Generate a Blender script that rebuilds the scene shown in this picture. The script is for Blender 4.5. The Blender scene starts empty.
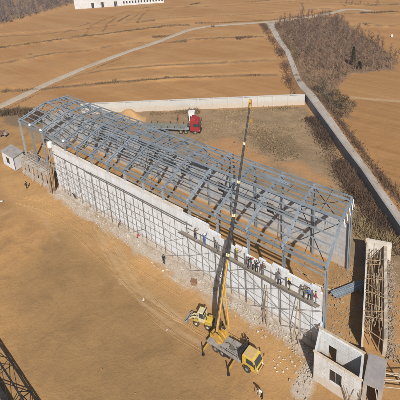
import bpy, bmesh, math, random
import numpy as np
from mathutils import Vector, Matrix, noise

# ------------------------------------------------------------------ camera, light, exposure
SC = bpy.context.scene
COL = SC.collection
V = Vector
CAM = V((83.303, -35.7115, 47.0968))
RV = V((0.754982, 0.652776, -0.062335))
UV_ = V((-0.165739, 0.28193, 0.945011))
FV = V((-0.634455, 0.703135, -0.321043))
FPX = 444.94
cam_d = bpy.data.cameras.new('camera')
cam = bpy.data.objects.new('camera', cam_d)
COL.objects.link(cam)
m3 = Matrix((RV, UV_, -FV)).transposed()
cam.matrix_world = Matrix.Translation(CAM) @ m3.to_4x4()
cam_d.sensor_width = 36.0
cam_d.lens = FPX / 400 * 36
cam_d.shift_y = -0.325
cam_d.clip_start = 0.5
cam_d.clip_end = 6000
SC.camera = cam

SUN_TO = V((0.74, -0.67, 0)).normalized() * math.cos(math.radians(40)) + V((0, 0, math.sin(math.radians(40))))
w = bpy.data.worlds.new('World')
SC.world = w
w.use_nodes = True
nt = w.node_tree
bg = nt.nodes['Background']
sky = nt.nodes.new('ShaderNodeTexSky')
sky.sky_type = 'NISHITA'
sky.sun_disc = False
sky.sun_elevation = math.radians(40)
sky.sun_rotation = math.atan2(SUN_TO.x, SUN_TO.y)
sky.air_density = 1.2
sky.dust_density = 2.0
nt.links.new(sky.outputs[0], bg.inputs[0])
bg.inputs[1].default_value = 0.05
sun_d = bpy.data.lights.new('sun', 'SUN')
sun_d.energy = 5.0
sun_d.angle = math.radians(0.5)
sun_d.color = (1.0, 0.95, 0.88)
sun = bpy.data.objects.new('sun', sun_d)
COL.objects.link(sun)
sun.rotation_euler = SUN_TO.to_track_quat('Z', 'Y').to_euler()
sun.location = (60, -60, 80)
SC.view_settings.view_transform = 'Standard'
SC.view_settings.look = 'None'
SC.view_settings.exposure = 0.22
SC.view_settings.gamma = 1
SC.view_settings.use_curve_mapping = False

rnd = random.Random(7)


def at(x, y, z=0.0):
    """survey point: photo pixel (400 px frame) -> ground point at height z"""
    d = FV + RV * ((x - 200) / FPX) + UV_ * ((70 - y) / FPX)
    return CAM + d * ((z - CAM.z) / d.z)


# ------------------------------------------------------------------ materials
def new_mat(name):
    m = bpy.data.materials.new(name)
    m.use_nodes = True
    t = m.node_tree
    b = t.nodes['Principled BSDF']
    b.inputs['Specular IOR Level'].default_value = 0.3
    return m, t, b


def N(t, typ, **kw):
    n = t.nodes.new(typ)
    for k, v in kw.items():
        setattr(n, k, v)
    return n


def ramp(t, src, stops):
    r = N(t, 'ShaderNodeValToRGB')
    e = r.color_ramp.elements
    while len(e) < len(stops):
        e.new(0.5)
    for i, (p, c) in enumerate(stops):
        e[i].position = p
        e[i].color = (c, c, c, 1) if isinstance(c, (int, float)) else (*c, 1)
    t.links.new(src, r.inputs[0])
    return r.outputs[0]


def mixc(t, fac, a, b, mode='MIX'):
    n = N(t, 'ShaderNodeMix', data_type='RGBA', blend_type=mode)
    for sock, v in ((n.inputs[0], fac), (n.inputs[6], a), (n.inputs[7], b)):
        if isinstance(v, bpy.types.NodeSocket):
            t.links.new(v, sock)
        elif isinstance(v, (int, float)):
            sock.default_value = v
        else:
            sock.default_value = (*v, 1)
    return n.outputs[2]


def math_n(t, op, a, b=None):
    n = N(t, 'ShaderNodeMath', operation=op)
    for s, v in ((n.inputs[0], a), (n.inputs[1], b)):
        if v is None:
            continue
        if isinstance(v, bpy.types.NodeSocket):
            t.links.new(v, s)
        else:
            s.default_value = v
    return n.outputs[0]


def tnoise(t, scale, detail=5, rough=0.6, vec=None, dist=0.0):
    n = N(t, 'ShaderNodeTexNoise')
    n.inputs['Scale'].default_value = scale
    n.inputs['Detail'].default_value = detail
    n.inputs['Roughness'].default_value = rough
    n.inputs['Distortion'].default_value = dist
    if vec is None:
        vec = geo_pos(t)
    t.links.new(vec, n.inputs['Vector'])
    return n.outputs[0]


def geo_pos(t):
    for n in t.nodes:
        if n.bl_idname == 'ShaderNodeNewGeometry':
            return n.outputs['Position']
    return N(t, 'ShaderNodeNewGeometry').outputs['Position']


def obj_vec(t):
    for n in t.nodes:
        if n.bl_idname == 'ShaderNodeTexCoord':
            return n.outputs['Object']
    return N(t, 'ShaderNodeTexCoord').outputs['Object']


def mapping(t, vec, rot=(0, 0, 0), sc=(1, 1, 1)):
    m = N(t, 'ShaderNodeMapping')
    m.inputs['Rotation'].default_value = rot
    m.inputs['Scale'].default_value = sc
    t.links.new(vec, m.inputs[0])
    return m.outputs[0]


def bump(t, b, h, strength=0.4, dist=0.05):
    n = N(t, 'ShaderNodeBump')
    n.inputs['Strength'].default_value = strength
    n.inputs['Distance'].default_value = dist
    t.links.new(h, n.inputs['Height'])
    t.links.new(n.outputs[0], b.inputs['Normal'])


def worn(name, c, c2, scale=1.5, rough=0.6, metal=0.0, lo=0.42, hi=0.68, bmp=0.2, rand=0.0):
    """painted / weathered surface: colour c with patches of c2"""
    m, t, b = new_mat(name)
    n1 = tnoise(t, scale, 6, 0.65)
    f = ramp(t, n1, [(lo, 0.0), (hi, 1.0)])
    col = mixc(t, f, c, c2)
    n2 = tnoise(t, scale * 6, 4, 0.6)
    col = mixc(t, ramp(t, n2, [(0.35, 0.0), (0.7, 0.35)]), col, tuple(0.6 * x for x in c))
    if rand:
        oi = N(t, 'ShaderNodeObjectInfo')
        k = math_n(t, 'ADD', math_n(t, 'MULTIPLY', oi.outputs['Random'], rand), 1 - rand / 2)
        mm = N(t, 'ShaderNodeVectorMath', operation='SCALE')
        t.links.new(col, mm.inputs[0])
        t.links.new(k, mm.inputs['Scale'])
        col = mm.outputs[0]
    t.links.new(col, b.inputs['Base Color'])
    b.inputs['Roughness'].default_value = rough
    b.inputs['Metallic'].default_value = metal
    if bmp:
        bump(t, b, n2, bmp, 0.03)
    return m


M = {}
M['steel'] = worn('steel', (0.33, 0.39, 0.45), (0.43, 0.475, 0.51), 0.7, 0.34, 0.45, rand=0.45)
M['steel_dark'] = worn('steel_dark', (0.035, 0.038, 0.045), (0.06, 0.055, 0.05), 1.2, 0.5, 0.3, rand=0.3)
M['steel_new'] = worn('steel_new', (0.42, 0.475, 0.53), (0.28, 0.32, 0.36), 0.8, 0.35, 0.5, rand=0.25)
M['scaffold'] = worn('scaffold', (0.13, 0.14, 0.15), (0.20, 0.15, 0.11), 1.5, 0.6, 0.3)
M['scaffold_thin'] = worn('scaffold_thin', (0.26, 0.26, 0.265), (0.20, 0.17, 0.15), 1.5, 0.6, 0.2)
M['timber'] = worn('timber', (0.36, 0.25, 0.15), (0.20, 0.14, 0.09), 2.0, 0.8, rand=0.6)
M['timber_pale'] = worn('timber_pale', (0.50, 0.42, 0.32), (0.33, 0.25, 0.17), 2.0, 0.8, rand=0.4)
M['concrete'] = worn('concrete', (0.44, 0.41, 0.37), (0.33, 0.28, 0.22), 0.6, 0.9)
M['concrete_pale'] = worn('concrete_pale', (0.62, 0.59, 0.55), (0.45, 0.38, 0.30), 0.45, 0.9)
M['slab'] = worn('slab', (0.27, 0.25, 0.25), (0.34, 0.31, 0.29), 0.8, 0.9)
M['spill'] = worn('spill', (0.50, 0.46, 0.41), (0.36, 0.28, 0.20), 0.8, 0.95, lo=0.35, hi=0.62)
M['road'] = worn('road', (0.40, 0.365, 0.33), (0.31, 0.25, 0.19), 0.25, 0.95)
M['dirt_road'] = worn('dirt_road', (0.42, 0.35, 0.27), (0.33, 0.22, 0.13), 0.12, 0.95, lo=0.45, hi=0.8)
M['road_wall'] = worn('road_wall', (0.27, 0.265, 0.26), (0.19, 0.17, 0.15), 0.35, 0.9, lo=0.5, hi=0.75)
M['brick'] = worn('brick', (0.38, 0.32, 0.27), (0.47, 0.43, 0.39), 0.9, 0.9)
M['yellow'] = worn('yellow', (0.52, 0.35, 0.06), (0.36, 0.25, 0.12), 1.7, 0.5, lo=0.42, hi=0.8, bmp=0.05)
M['yellow_bright'] = worn('yellow_bright', (0.58, 0.40, 0.04), (0.38, 0.27, 0.11), 1.7, 0.45, lo=0.42, hi=0.72, bmp=0.05)
M['cab_roof'] = worn('cab_roof', (0.52, 0.37, 0.15), (0.38, 0.28, 0.15), 2.0, 0.5, lo=0.45, hi=0.7, bmp=0.05)
M['boom_yellow'] = worn('boom_yellow', (0.50, 0.29, 0.05), (0.30, 0.19, 0.08), 1.4, 0.45, bmp=0.05)
M['cream'] = worn('cream', (0.58, 0.52, 0.32), (0.42, 0.36, 0.22), 2.0, 0.5, bmp=0.05)
M['dull_steel'] = worn('dull_steel', (0.22, 0.22, 0.22), (0.18, 0.14, 0.10), 2.0, 0.5, 0.4)
M['black'] = worn('black', (0.018, 0.018, 0.02), (0.05, 0.045, 0.04), 2.5, 0.5, bmp=0.05)
M['rubber'] = worn('rubber', (0.03, 0.03, 0.03), (0.12, 0.09, 0.06), 3.0, 0.85)
M['deck'] = worn('deck', (0.30, 0.28, 0.26), (0.20, 0.17, 0.14), 1.6, 0.7)
M['red'] = worn('red', (0.33, 0.025, 0.03), (0.22, 0.04, 0.035), 1.5, 0.4, bmp=0.05)
M['bed_green'] = worn('bed_green', (0.17, 0.185, 0.16), (0.26, 0.24, 0.20), 0.9, 0.7)
M['white_paint'] = worn('white_paint', (0.66, 0.67, 0.68), (0.54, 0.53, 0.51), 0.8, 0.6, lo=0.55, hi=0.85, bmp=0.05)
M['sack'] = worn('sack', (0.55, 0.52, 0.48), (0.42, 0.36, 0.30), 3.0, 0.85, rand=0.3)
M['blue_trim'] = worn('blue_trim', (0.06, 0.12, 0.36), (0.10, 0.14, 0.28), 2, 0.5)
M['hut_roof'] = worn('hut_roof', (0.34, 0.32, 0.31), (0.25, 0.22, 0.20), 1.0, 0.8)
M['far_white'] = worn('far_white', (0.58, 0.59, 0.60), (0.49, 0.49, 0.48), 0.15, 0.7)
M['old_plank'] = worn('old_plank', (0.20, 0.165, 0.13), (0.30, 0.26, 0.21), 1.5, 0.85)
M['dull_rubble'] = worn('dull_rubble', (0.34, 0.28, 0.22), (0.24, 0.17, 0.11), 0.9, 0.95)
M['skin'] = worn('skin', (0.42, 0.26, 0.18), (0.38, 0.22, 0.15), 8, 0.6, bmp=0)
M['hair'] = worn('hair', (0.012, 0.01, 0.01), (0.02, 0.017, 0.015), 8, 0.6, bmp=0)
M['dark_void'] = worn('dark_void', (0.03, 0.03, 0.035), (0.05, 0.05, 0.05), 2, 0.6)
M['brown_box'] = worn('brown_box', (0.20, 0.11, 0.06), (0.26, 0.16, 0.09), 2, 0.8)

m, t, b = new_mat('glass')
b.inputs['Base Color'].default_value = (0.03, 0.045, 0.06, 1)
b.inputs['Roughness'].default_value = 0.08
b.inputs['Specular IOR Level'].default_value = 0.6
M['glass'] = m


def cloth(name, c):
    M[name] = worn(name, c, tuple(0.65 * x for x in c), 5, 0.9, bmp=0.1)


cloth('cloth_blue', (0.06, 0.13, 0.34))
cloth('cloth_navy', (0.025, 0.03, 0.06))
cloth('cloth_grey', (0.16, 0.16, 0.17))
cloth('cloth_brown', (0.14, 0.085, 0.05))
cloth('cloth_olive', (0.17, 0.16, 0.06))
cloth('cloth_red', (0.40, 0.05, 0.06))
cloth('cloth_black', (0.02, 0.02, 0.022))
cloth('cloth_white', (0.62, 0.61, 0.58))
cloth('hat_yellow', (0.70, 0.48, 0.05))
cloth('hat_red', (0.50, 0.05, 0.04))
cloth('hat_white', (0.75, 0.74, 0.72))


# main long wall: pale blocks with dark bed joints and mortar smears
def block_wall(name, c1, c2, joint, bw=1.1, bh=0.75, strength=1.0):
    m, t, b = new_mat(name)
    p = obj_vec(t)
    sep = N(t, 'ShaderNodeSeparateXYZ')
    t.links.new(p, sep.inputs[0])
    cmb = N(t, 'ShaderNodeCombineXYZ')
    t.links.new(math_n(t, 'ADD', sep.outputs[0], math_n(t, 'MULTIPLY', sep.outputs[1], 0.93)), cmb.inputs[0])
    t.links.new(sep.outputs[2], cmb.inputs[1])
    br = N(t, 'ShaderNodeTexBrick')
    br.inputs['Scale'].default_value = 1.0
    br.inputs['Brick Width'].default_value = bw
    br.inputs['Row Height'].default_value = bh
    br.inputs['Mortar Size'].default_value = 0.04
    br.inputs['Mortar Smooth'].default_value = 0.4
    br.inputs['Color1'].default_value = (*c1, 1)
    br.inputs['Color2'].default_value = (*c2, 1)
    br.inputs['Mortar'].default_value = (*joint, 1)
    t.links.new(cmb.outputs[0], br.inputs['Vector'])
    n1 = tnoise(t, 0.35, 6, 0.7)
    flat = mixc(t, ramp(t, n1, [(0.35, 0.0), (0.7, 1.0)]), c1, c2)
    n3 = tnoise(t, 0.9, 5, 0.6)
    col = mixc(t, ramp(t, n3, [(0.40, 0.15), (0.62, strength)]), flat, br.outputs[0])
    # vertical weather streaks
    st = tnoise(t, 1.0, 5, 0.6, mapping(t, p, sc=(2.2, 2.2, 0.16)))
    col = mixc(t, ramp(t, st, [(0.48, 0.0), (0.72, 0.6)]), col, (0.44, 0.42, 0.40))
    # soil splash at the foot
    foot = math_n(t, 'ADD', sep.outputs[2], math_n(t, 'MULTIPLY', n3, -2.2))
    col = mixc(t, ramp(t, foot, [(-0.0, 0.55), (0.45, 0.0)]), col, (0.46, 0.36, 0.26))
    t.links.new(col, b.inputs['Base Color'])
    b.inputs['Roughness'].default_value = 0.9
    bump(t, b, br.outputs['Fac'], 0.25, -0.02)
    return m


M['wall'] = block_wall('wall', (0.67, 0.70, 0.735), (0.55, 0.575, 0.61), (0.35, 0.365, 0.395), 1.45, 1.15, 0.8)
M['wall_inner'] = block_wall('wall_inner', (0.44, 0.44, 0.445), (0.34, 0.335, 0.335), (0.22, 0.21, 0.20), 0.9, 0.7, 0.9)
M['annex_wall'] = block_wall('annex_wall', (0.62, 0.63, 0.64), (0.52, 0.52, 0.52), (0.36, 0.35, 0.34), 0.6, 0.35, 0.8)
M['back_wall'] = block_wall('back_wall', (0.50, 0.49, 0.47), (0.42, 0.405, 0.38), (0.30, 0.28, 0.26), 3.0, 1.6, 0.5)


def twig_mat(name, c, c2, dark=0.5):
    m, t, b = new_mat(name)
    oi = N(t, 'ShaderNodeObjectInfo')
    n1 = tnoise(t, 0.25, 3, 0.6)
    col = mixc(t, ramp(t, n1, [(0.35, 0.0), (0.65, 1.0)]), c, c2)
    k = math_n(t, 'ADD', math_n(t, 'MULTIPLY', oi.outputs['Random'], 0.7), 0.65)
    mm = N(t, 'ShaderNodeVectorMath', operation='SCALE')
    t.links.new(col, mm.inputs[0])
    t.links.new(k, mm.inputs['Scale'])
    t.links.new(mm.outputs[0], b.inputs['Base Color'])
    b.inputs['Roughness'].default_value = 0.95
    b.inputs['Specular IOR Level'].default_value = 0.1
    return m


M['twig'] = twig_mat('twig', (0.215, 0.145, 0.105), (0.165, 0.105, 0.075))
M['bark'] = twig_mat('bark', (0.215, 0.165, 0.13), (0.16, 0.12, 0.095))
M['twig_red'] = twig_mat('twig_red', (0.185, 0.11, 0.07), (0.12, 0.072, 0.046))
M['twig_far'] = twig_mat('twig_far', (0.20, 0.165, 0.17), (0.15, 0.125, 0.125))
M['weed_dark'] = twig_mat('weed_dark', (0.125, 0.08, 0.052), (0.085, 0.055, 0.038))
M['twig_warm'] = twig_mat('twig_warm', (0.22, 0.14, 0.09), (0.15, 0.095, 0.062))
M['scrub'] = twig_mat('scrub', (0.19, 0.13, 0.075), (0.12, 0.085, 0.05))
M['dry_grass'] = twig_mat('dry_grass', (0.34, 0.25, 0.14), (0.24, 0.18, 0.10))
M['conifer'] = twig_mat('conifer', (0.045, 0.06, 0.03), (0.03, 0.042, 0.022))
M['evergreen'] = twig_mat('evergreen', (0.07, 0.075, 0.045), (0.05, 0.05, 0.035))


# ------------------------------------------------------------------ mesh helpers
class MB:
    def __init__(s):
        s.v, s.f, s.mi = [], [], []

    def face(s, pts, mi=0):
        n = len(s.v)
        s.v += [tuple(p) for p in pts]
        s.f.append(tuple(range(n, n + len(pts))))
        s.mi.append(mi)

    def hexa(s, p, mi=0):
        n = len(s.v)
        s.v += [tuple(q) for q in p]
        for q in ((3, 2, 1, 0), (4, 5, 6, 7), (0, 1, 5, 4), (1, 2, 6, 5), (2, 3, 7, 6), (3, 0, 4, 7)):
            s.f.append(tuple(n + i for i in q))
            s.mi.append(mi)
        return s

    def box(s, x0, x1, y0, y1, z0, z1, mi=0, top=None):
        """axis box; top=(ax,bx,ay,by) insets of the upper face"""
        a = top or (0, 0, 0, 0)
        return s.hexa([(x0, y0, z0), (x1, y0, z0), (x1, y1, z0), (x0, y1, z0),
                       (x0 + a[0], y0 + a[2], z1), (x1 - a[1], y0 + a[2], z1),
                       (x1 - a[1], y1 - a[3], z1), (x0 + a[0], y1 - a[3], z1)], mi)

    def beam(s, p0, p1, w=0.1, h=0.1, up=(0, 0, 1), mi=0, w2=None, h2=None):
        p0, p1 = V(p0), V(p1)
        d = (p1 - p0).normalized()
        u = V(up)
        if abs(d.dot(u)) > 0.98:
            u = V((1, 0, 0))
        sd = d.cross(u).normalized()
        u = sd.cross(d).normalized()
        w2 = w if w2 is None else w2
        h2 = h if h2 is None else h2
        a = [p0 - sd * w / 2 - u * h / 2, p0 + sd * w / 2 - u * h / 2, p0 + sd * w / 2 + u * h / 2, p0 - sd * w / 2 + u * h / 2]
        c = [p1 - sd * w2 / 2 - u * h2 / 2, p1 + sd * w2 / 2 - u * h2 / 2, p1 + sd * w2 / 2 + u * h2 / 2, p1 - sd * w2 / 2 + u * h2 / 2]
        return s.hexa(a + c, mi)

    def ibeam(s, p0, p1, w=0.25, h=0.4, up=(0, 0, 1), tf=0.05, tw=0.06, mi=0):
        """H section: two flanges and a web"""
        p0, p1 = V(p0), V(p1)
        d = (p1 - p0).normalized()
        u = V(up)
        if abs(d.dot(u)) > 0.98:
            u = V((1, 0, 0))
        sd = d.cross(u).normalized()
        u = sd.cross(d).normalized()
        o = u * (h / 2 - tf / 2)
        s.beam(p0 + o, p1 + o, w, tf, u, mi)
        s.beam(p0 - o, p1 - o, w, tf, u, mi)
        s.beam(p0, p1, tw, h - 2 * tf - 0.004, u, mi)
        return s

    def cyl(s, p0, p1, r0, r1=None, n=10, mi=0, cap=True):
        p0, p1 = V(p0), V(p1)
        r1 = r0 if r1 is None else r1
        d = (p1 - p0).normalized()
        a = d.orthogonal().normalized()
        c = d.cross(a)
        k = len(s.v)
        for p, r in ((p0, r0), (p1, r1)):
            for i in range(n):
                an = 2 * math.pi * i / n
                s.v.append(tuple(p + a * (math.cos(an) * r) + c * (math.sin(an) * r)))
        for i in range(n):
            j = (i + 1) % n
            s.f.append((k + i, k + j, k + n + j, k + n + i))
            s.mi.append(mi)
        if cap:
            s.f.append(tuple(k + i for i in reversed(range(n))))
            s.f.append(tuple(k + n + i for i in range(n)))
            s.mi += [mi, mi]
        return s

    def prism(s, prof, y0, y1, mi=0, ax='y'):
        """profile in (x,z) extruded along y"""
        n = len(s.v)
        k = len(prof)
        s.v += [(x, y0, z) for x, z in prof] + [(x, y1, z) for x, z in prof]
        s.f.append(tuple(n + i for i in range(k)))
        s.f.append(tuple(n + k + i for i in reversed(range(k))))
        s.mi += [mi, mi]
        for i in range(k):
            j = (i + 1) % k
            s.f.append((n + i, n + k + i, n + k + j, n + j))
            s.mi.append(mi)
        return s

    def mesh(s, name, mats, smooth=False):
        me = bpy.data.meshes.new(name)
        me.from_pydata(s.v, [], s.f)
        for m in (mats if isinstance(mats, (list, tuple)) else [mats]):
            me.materials.append(m)
        if any(s.mi):
            me.polygons.foreach_set('material_index', s.mi)
        bm = bmesh.new()
        bm.from_mesh(me)
        bmesh.ops.recalc_face_normals(bm, faces=bm.faces)
        bm.to_mesh(me)
        bm.free()
        if smooth:
            me.polygons.foreach_set('use_smooth', [True] * len(me.polygons))
        me.update()
        return me

    def build(s, name, mats, parent=None, bevel=0, smooth=False):
        o = bpy.data.objects.new(name, s.mesh(name, mats, smooth))
        COL.objects.link(o)
        if parent:
            o.parent = parent
        if bevel:
            md = o.modifiers.new('bevel', 'BEVEL')
            md.width = bevel
            md.segments = 2
            md.limit_method = 'ANGLE'
        return o


def tag(o, label=None, cat=None, group=None, kind=None):
    if label:
        o['label'] = label
    if cat:
        o['category'] = cat
    if group:
        o['group'] = group
    if kind:
        o['kind'] = kind
    return o


def thing(name, label, cat, loc=(0, 0, 0), rz=0, group=None):
    o = bpy.data.objects.new(name, None)
    o.empty_display_size = 0.3
    COL.objects.link(o)
    o.location = loc
    o.rotation_euler = (0, 0, rz)
    return tag(o, label, cat, group)


def copy_tree(o, parent=None):
    c = o.copy()
    COL.objects.link(c)
    c.parent = parent
    for ch in list(o.children):
        copy_tree(ch, c)
    return c


# ------------------------------------------------------------------ building measures
BX = [1.82, 6.08, 10.07, 13.83, 17.6, 21.39, 25.49, 29.68, 33.94, 38.17, 42.3, 47.17, 51.99, 56.83, 61.8, 67.07]
BW, EAVE, WTOP, SK = 13.6, 11.41, 9.45, -2.87     # width, eave height, wall height, skew of the frames


def bp(x, y, z):
    """point of the building: x along the long wall, y across (slightly skewed plan)"""
    return V((x + SK * y / BW, y, z))


# ------------------------------------------------------------------ ground
def axis(lo_far, lo_mid, lo, hi, hi_mid, hi_far, st, st2):
    a = list(np.arange(lo, hi, st))
    b = list(np.arange(lo_mid, lo, st2))
    c = list(np.arange(hi, hi_mid, st2))
    f1 = [lo_mid - (lo_mid - lo_far) * (i / 12) ** 2 for i in range(12, 0, -1)]
    f2 = [hi_mid + (hi_far - hi_mid) * (i / 12) ** 2 for i in range(0, 13)]
    return np.array(f1 + b + a + c + f2)


def seg_dist(px, py, pts, closed=False):
    d = np.full(px.shape, 1e9)
    n = len(pts)
    for i in range(n if closed else n - 1):
        ax, ay = pts[i][:2]
        bx, by = pts[(i + 1) % n][:2]
        vx, vy = bx - ax, by - ay
        tt = np.clip(((px - ax) * vx + (py - ay) * vy) / (vx * vx + vy * vy + 1e-9), 0, 1)
        d = np.minimum(d, np.hypot(px - ax - tt * vx, py - ay - tt * vy))
    return d


def inside(px, py, pts):
    c = np.zeros(px.shape, bool)
    n = len(pts)
    for i in range(n):
        ax, ay = pts[i][:2]
        bx, by = pts[i - 1][:2]
        k = ((ay > py) != (by > py)) & (px < (bx - ax) * (py - ay) / (by - ay + 1e-12) + ax)
        c ^= k
    return c


def zone(px, py, pts, soft):
    d = seg_dist(px, py, pts, True)
    s = np.where(inside(px, py, pts), d, -d)
    return np.clip(s / (2 * soft) + 0.5, 0, 1)


def line_zone(px, py, pts, half, soft):
    return np.clip((half - seg_dist(px, py, pts)) / (2 * soft) + 0.5, 0, 1)


def pxl(l, z=0):
    return [at(x, y, z) for x, y in l]


HILL = pxl([(-60, 42), (0, 31), (30, 28), (60, 20), (70, 10), (76, 0), (78, -20)])


def hill_h(px, py):
    # rises beyond the wood's edge at the far left
    d = seg_dist(px, py, HILL)
    beyond = (px * -0.79 + py * 0.2) > 0
    e0, e1 = HILL[1], HILL[4]
    nx, ny = -(e1.y - e0.y), (e1.x - e0.x)
    sgn = ((px - e0.x) * nx + (py - e0.y) * ny) / math.hypot(nx, ny)
    s = np.clip(sgn - 4, 0, None)
    return 26 * (1 - np.exp(-(s / 90) ** 1.3)) * np.clip((px + 95) / -30, 0, 1)


TER = [[(-60, 57), (0, 49), (55, 41.5), (100, 36), (150, 29.5), (190, 25.5)], [(-60, 74), (0, 65), (30, 59), (55, 54.5), (90, 51.5), (112, 47), (150, 42)],
       [(-60, 93), (0, 92), (30, 90), (95, 85), (140, 81.5), (170, 79), (205, 78), (275, 75)], [(90, 73), (160, 67.5), (215, 65), (290, 61)], [(160, 43), (193, 40.5), (250, 38), (278, 37)],
       [(-60, 40), (40, 36), (85, 30), (110, 27), (160, 20), (240, 16), (330, 9)], [(345, 97), (370, 99), (420, 103), (500, 110)], [(160, 9), (230, 6), (330, 0)], [(340, 14), (420, 15), (500, 17)], [(345, 27), (420, 26), (500, 28)]]


TRK_PX = [(-40, 121), (0, 107), (35, 90), (60, 78), (100, 62), (130, 51), (155, 43), (178, 34), (192, 29), (215, 25.5), (265, 22.5), (300, 18.5), (332, 13.5), (342, 10), (352, 9), (372, 11)]


def terrace_h(px, py):
    h = np.zeros(px.shape)
    for ti, tl in enumerate(TER):
        if ti == 6:
            continue
        wl_ = pxl(tl)
        dist = seg_dist(px, py, wl_)
        a_, c_ = wl_[0], wl_[-1]
        nx__, ny__ = -(c_.y - a_.y), (c_.x - a_.x)
        sg = np.sign((px - a_.x) * nx__ + (py - a_.y) * ny__) * dist
        ends = np.clip((np.minimum(np.hypot(px - a_.x, py - a_.y), np.hypot(px - c_.x, py - c_.y)) - 1) / 6, 0, 1)
        h += np.clip((sg + 2.2) / 4.4, 0, 1) * np.exp(-np.clip(dist - 2, 0, None) / 13.0) * 0.7 * ends
    return h * np.clip((seg_dist(px, py, pxl(TRK_PX)) - 3.0) / 7.0, 0, 1)


def ground_height(px, py):
    return hill_h(px, py) + terrace_h(px, py)


YARD = [(-30, 12), (-10, 26.9), (32.7, 59.6), (48.6, 42.8), (59.3, 31.8), (75, 14), (69.5, 13.0), (64.5, 14.5), (-2, 14.5), (-8, 8)]
xs = axis(-2500, -270, -46, 86, 130, 2500, 0.6, 2.4)
ys = axis(-2500, -60, -40, 76, 270, 2500, 0.6, 2.2)
GX, GY = np.meshgrid(xs, ys)
px, py = GX.ravel(), GY.ravel()
gz = ground_height(px, py)
near = (px > -45) & (px < 86) & (py > -40) & (py < 62)
bn = np.array([noise.fractal(V((a * 0.22, b_ * 0.22, 0)), 1.0, 2.0, 4) if k else 0.0 for a, b_, k in zip(px, py, near)])
gz = gz + np.where(near, bn * 0.10 - 0.03, 0)
nx_, ny_ = len(xs), len(ys)
idx = np.arange(nx_ * ny_).reshape(ny_, nx_)
quads = np.stack([idx[:-1, :-1], idx[:-1, 1:], idx[1:, 1:], idx[1:, :-1]], -1).reshape(-1, 4)
me = bpy.data.meshes.new('ground')
me.from_pydata(np.stack([px, py, gz], 1).tolist(), [], quads.tolist())
me.polygons.foreach_set('use_smooth', [True] * len(me.polygons))


ATT = {}


def attr(name, vals):
    ATT[name] = np.asarray(vals, np.float32).reshape(len(ys), len(xs))
    a = me.attributes.new(name, 'FLOAT', 'POINT')
    a.data.foreach_set('value', np.asarray(vals, np.float32))


back = [(-60, -4), (-30, 12), (-10, 26.9), (32.7, 59.6), (48.6, 42.8), (59.3, 31.8), (68.1, 22.8), (90, 0)]
far_poly = back + [(400, 0), (3000, 3000), (-3000, 3000), (-3000, -30)]
field = zone(px, py, far_poly, 1.5)
right_poly = pxl([(318, 95), (330, 108), (370, 150), (400, 205), (480, 330), (600, 300), (560, 60), (400, 60), (392, 70), (350, 75), (333, 95)])
attr('field', field)
attr('right', zone(px, py, right_poly, 2.0))
attr('yard', zone(px, py, YARD, 2.0))
grove_poly = pxl([(270, 27), (290, 21), (335, 17), (346, 24), (375, 43), (399, 62), (392, 70), (350, 74), (333, 92), (348, 110), (352, 118), (328, 120), (303, 92), (287, 62), (279, 44)])
attr('wood', np.maximum(zone(px, py, grove_poly, 3.0), np.clip((hill_h(px, py) - 0.2) / 1.5, 0, 1)))
dark = np.maximum(zone(px, py, pxl([(248, 136), (270, 131), (292, 137), (300, 148), (286, 156), (262, 152)]), 2.5),
                  0.8 * zone(px, py, pxl([(322, 128), (345, 160), (372, 205), (400, 245), (400, 262), (362, 232), (345, 195), (325, 160)]), 2.5))
dark = np.maximum(dark, 0.8 * zone(px, py, pxl([(0, 108), (25, 106), (48, 118), (42, 126), (15, 128), (0, 124)]), 2))
for li in ([(316, 96), (334, 117), (357, 150), (386, 190), (411, 222)],):
    dark = np.maximum(dark, line_zone(px, py, pxl(li), 1.2, 0.8) * 0.7)
damp = zone(px, py, pxl([(20, 290), (60, 230), (120, 262), (185, 345), (215, 398), (190, 440), (60, 430)]), 9.0)
attr('damp', damp)
attr('dusty', np.clip(1 - np.abs(py + 4.5) / 5.5, 0, 1) * np.clip((px + 5) / 8, 0, 1) * np.clip((72 - px) / 8, 0, 1))
attr('dark', dark)
sandy = np.maximum(zone(px, py, pxl([(205, 142), (232, 138), (255, 150), (275, 165), (240, 165), (205, 155)]), 3.0),
                   zone(px, py, pxl([(268, 160), (300, 160), (335, 180), (345, 192), (300, 180)]), 2.0) * 0.7)
attr('sandy', sandy)
edge = np.zeros(px.shape)
band = np.zeros(px.shape)
for ti, tl in enumerate(TER):
    wl_ = pxl(tl)
    dist = seg_dist(px, py, wl_)
    edge = np.maximum(edge, np.clip(1 - dist / 1.9, 0, 1) * (0.8 if ti != 6 else 0.0))
    # pale strip beyond each step, soft shadow line painted on the near side
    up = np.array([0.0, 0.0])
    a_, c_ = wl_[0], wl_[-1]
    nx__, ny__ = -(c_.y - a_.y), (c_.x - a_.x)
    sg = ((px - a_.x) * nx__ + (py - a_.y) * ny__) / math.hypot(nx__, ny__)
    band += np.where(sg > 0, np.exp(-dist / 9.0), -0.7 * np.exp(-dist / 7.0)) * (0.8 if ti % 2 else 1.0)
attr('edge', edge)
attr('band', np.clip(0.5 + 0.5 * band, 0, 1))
sl = line_zone(px, py, pxl(TER[6]), 0.8, 0.8)
attr('path', sl)
spill = np.maximum(line_zone(px, py, [(13, -0.8), (38, -0.9), (50, -1.0), (66, -0.6)], 1.2, 1.2),
                   line_zone(px, py, [(44, -2.6), (52, -2.8), (60, -2.0)], 0.7, 1.0) * 0.55)
spill = np.maximum(spill, line_zone(px, py, [(67.2, -2.5), (67.3, -6.0)], 0.9, 0.8))
attr('spill', spill)
track = np.maximum(line_zone(px, py, pxl([(95, 225), (130, 290), (175, 330), (205, 345)]), 0.35, 0.5),
                   line_zone(px, py, pxl([(105, 222), (140, 288), (185, 322)]), 0.35, 0.5))
track = np.maximum(track, line_zone(px, py, pxl([(0, 215), (25, 206), (40, 212), (58, 240)]), 0.5, 0.8) * 0.7)
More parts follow.
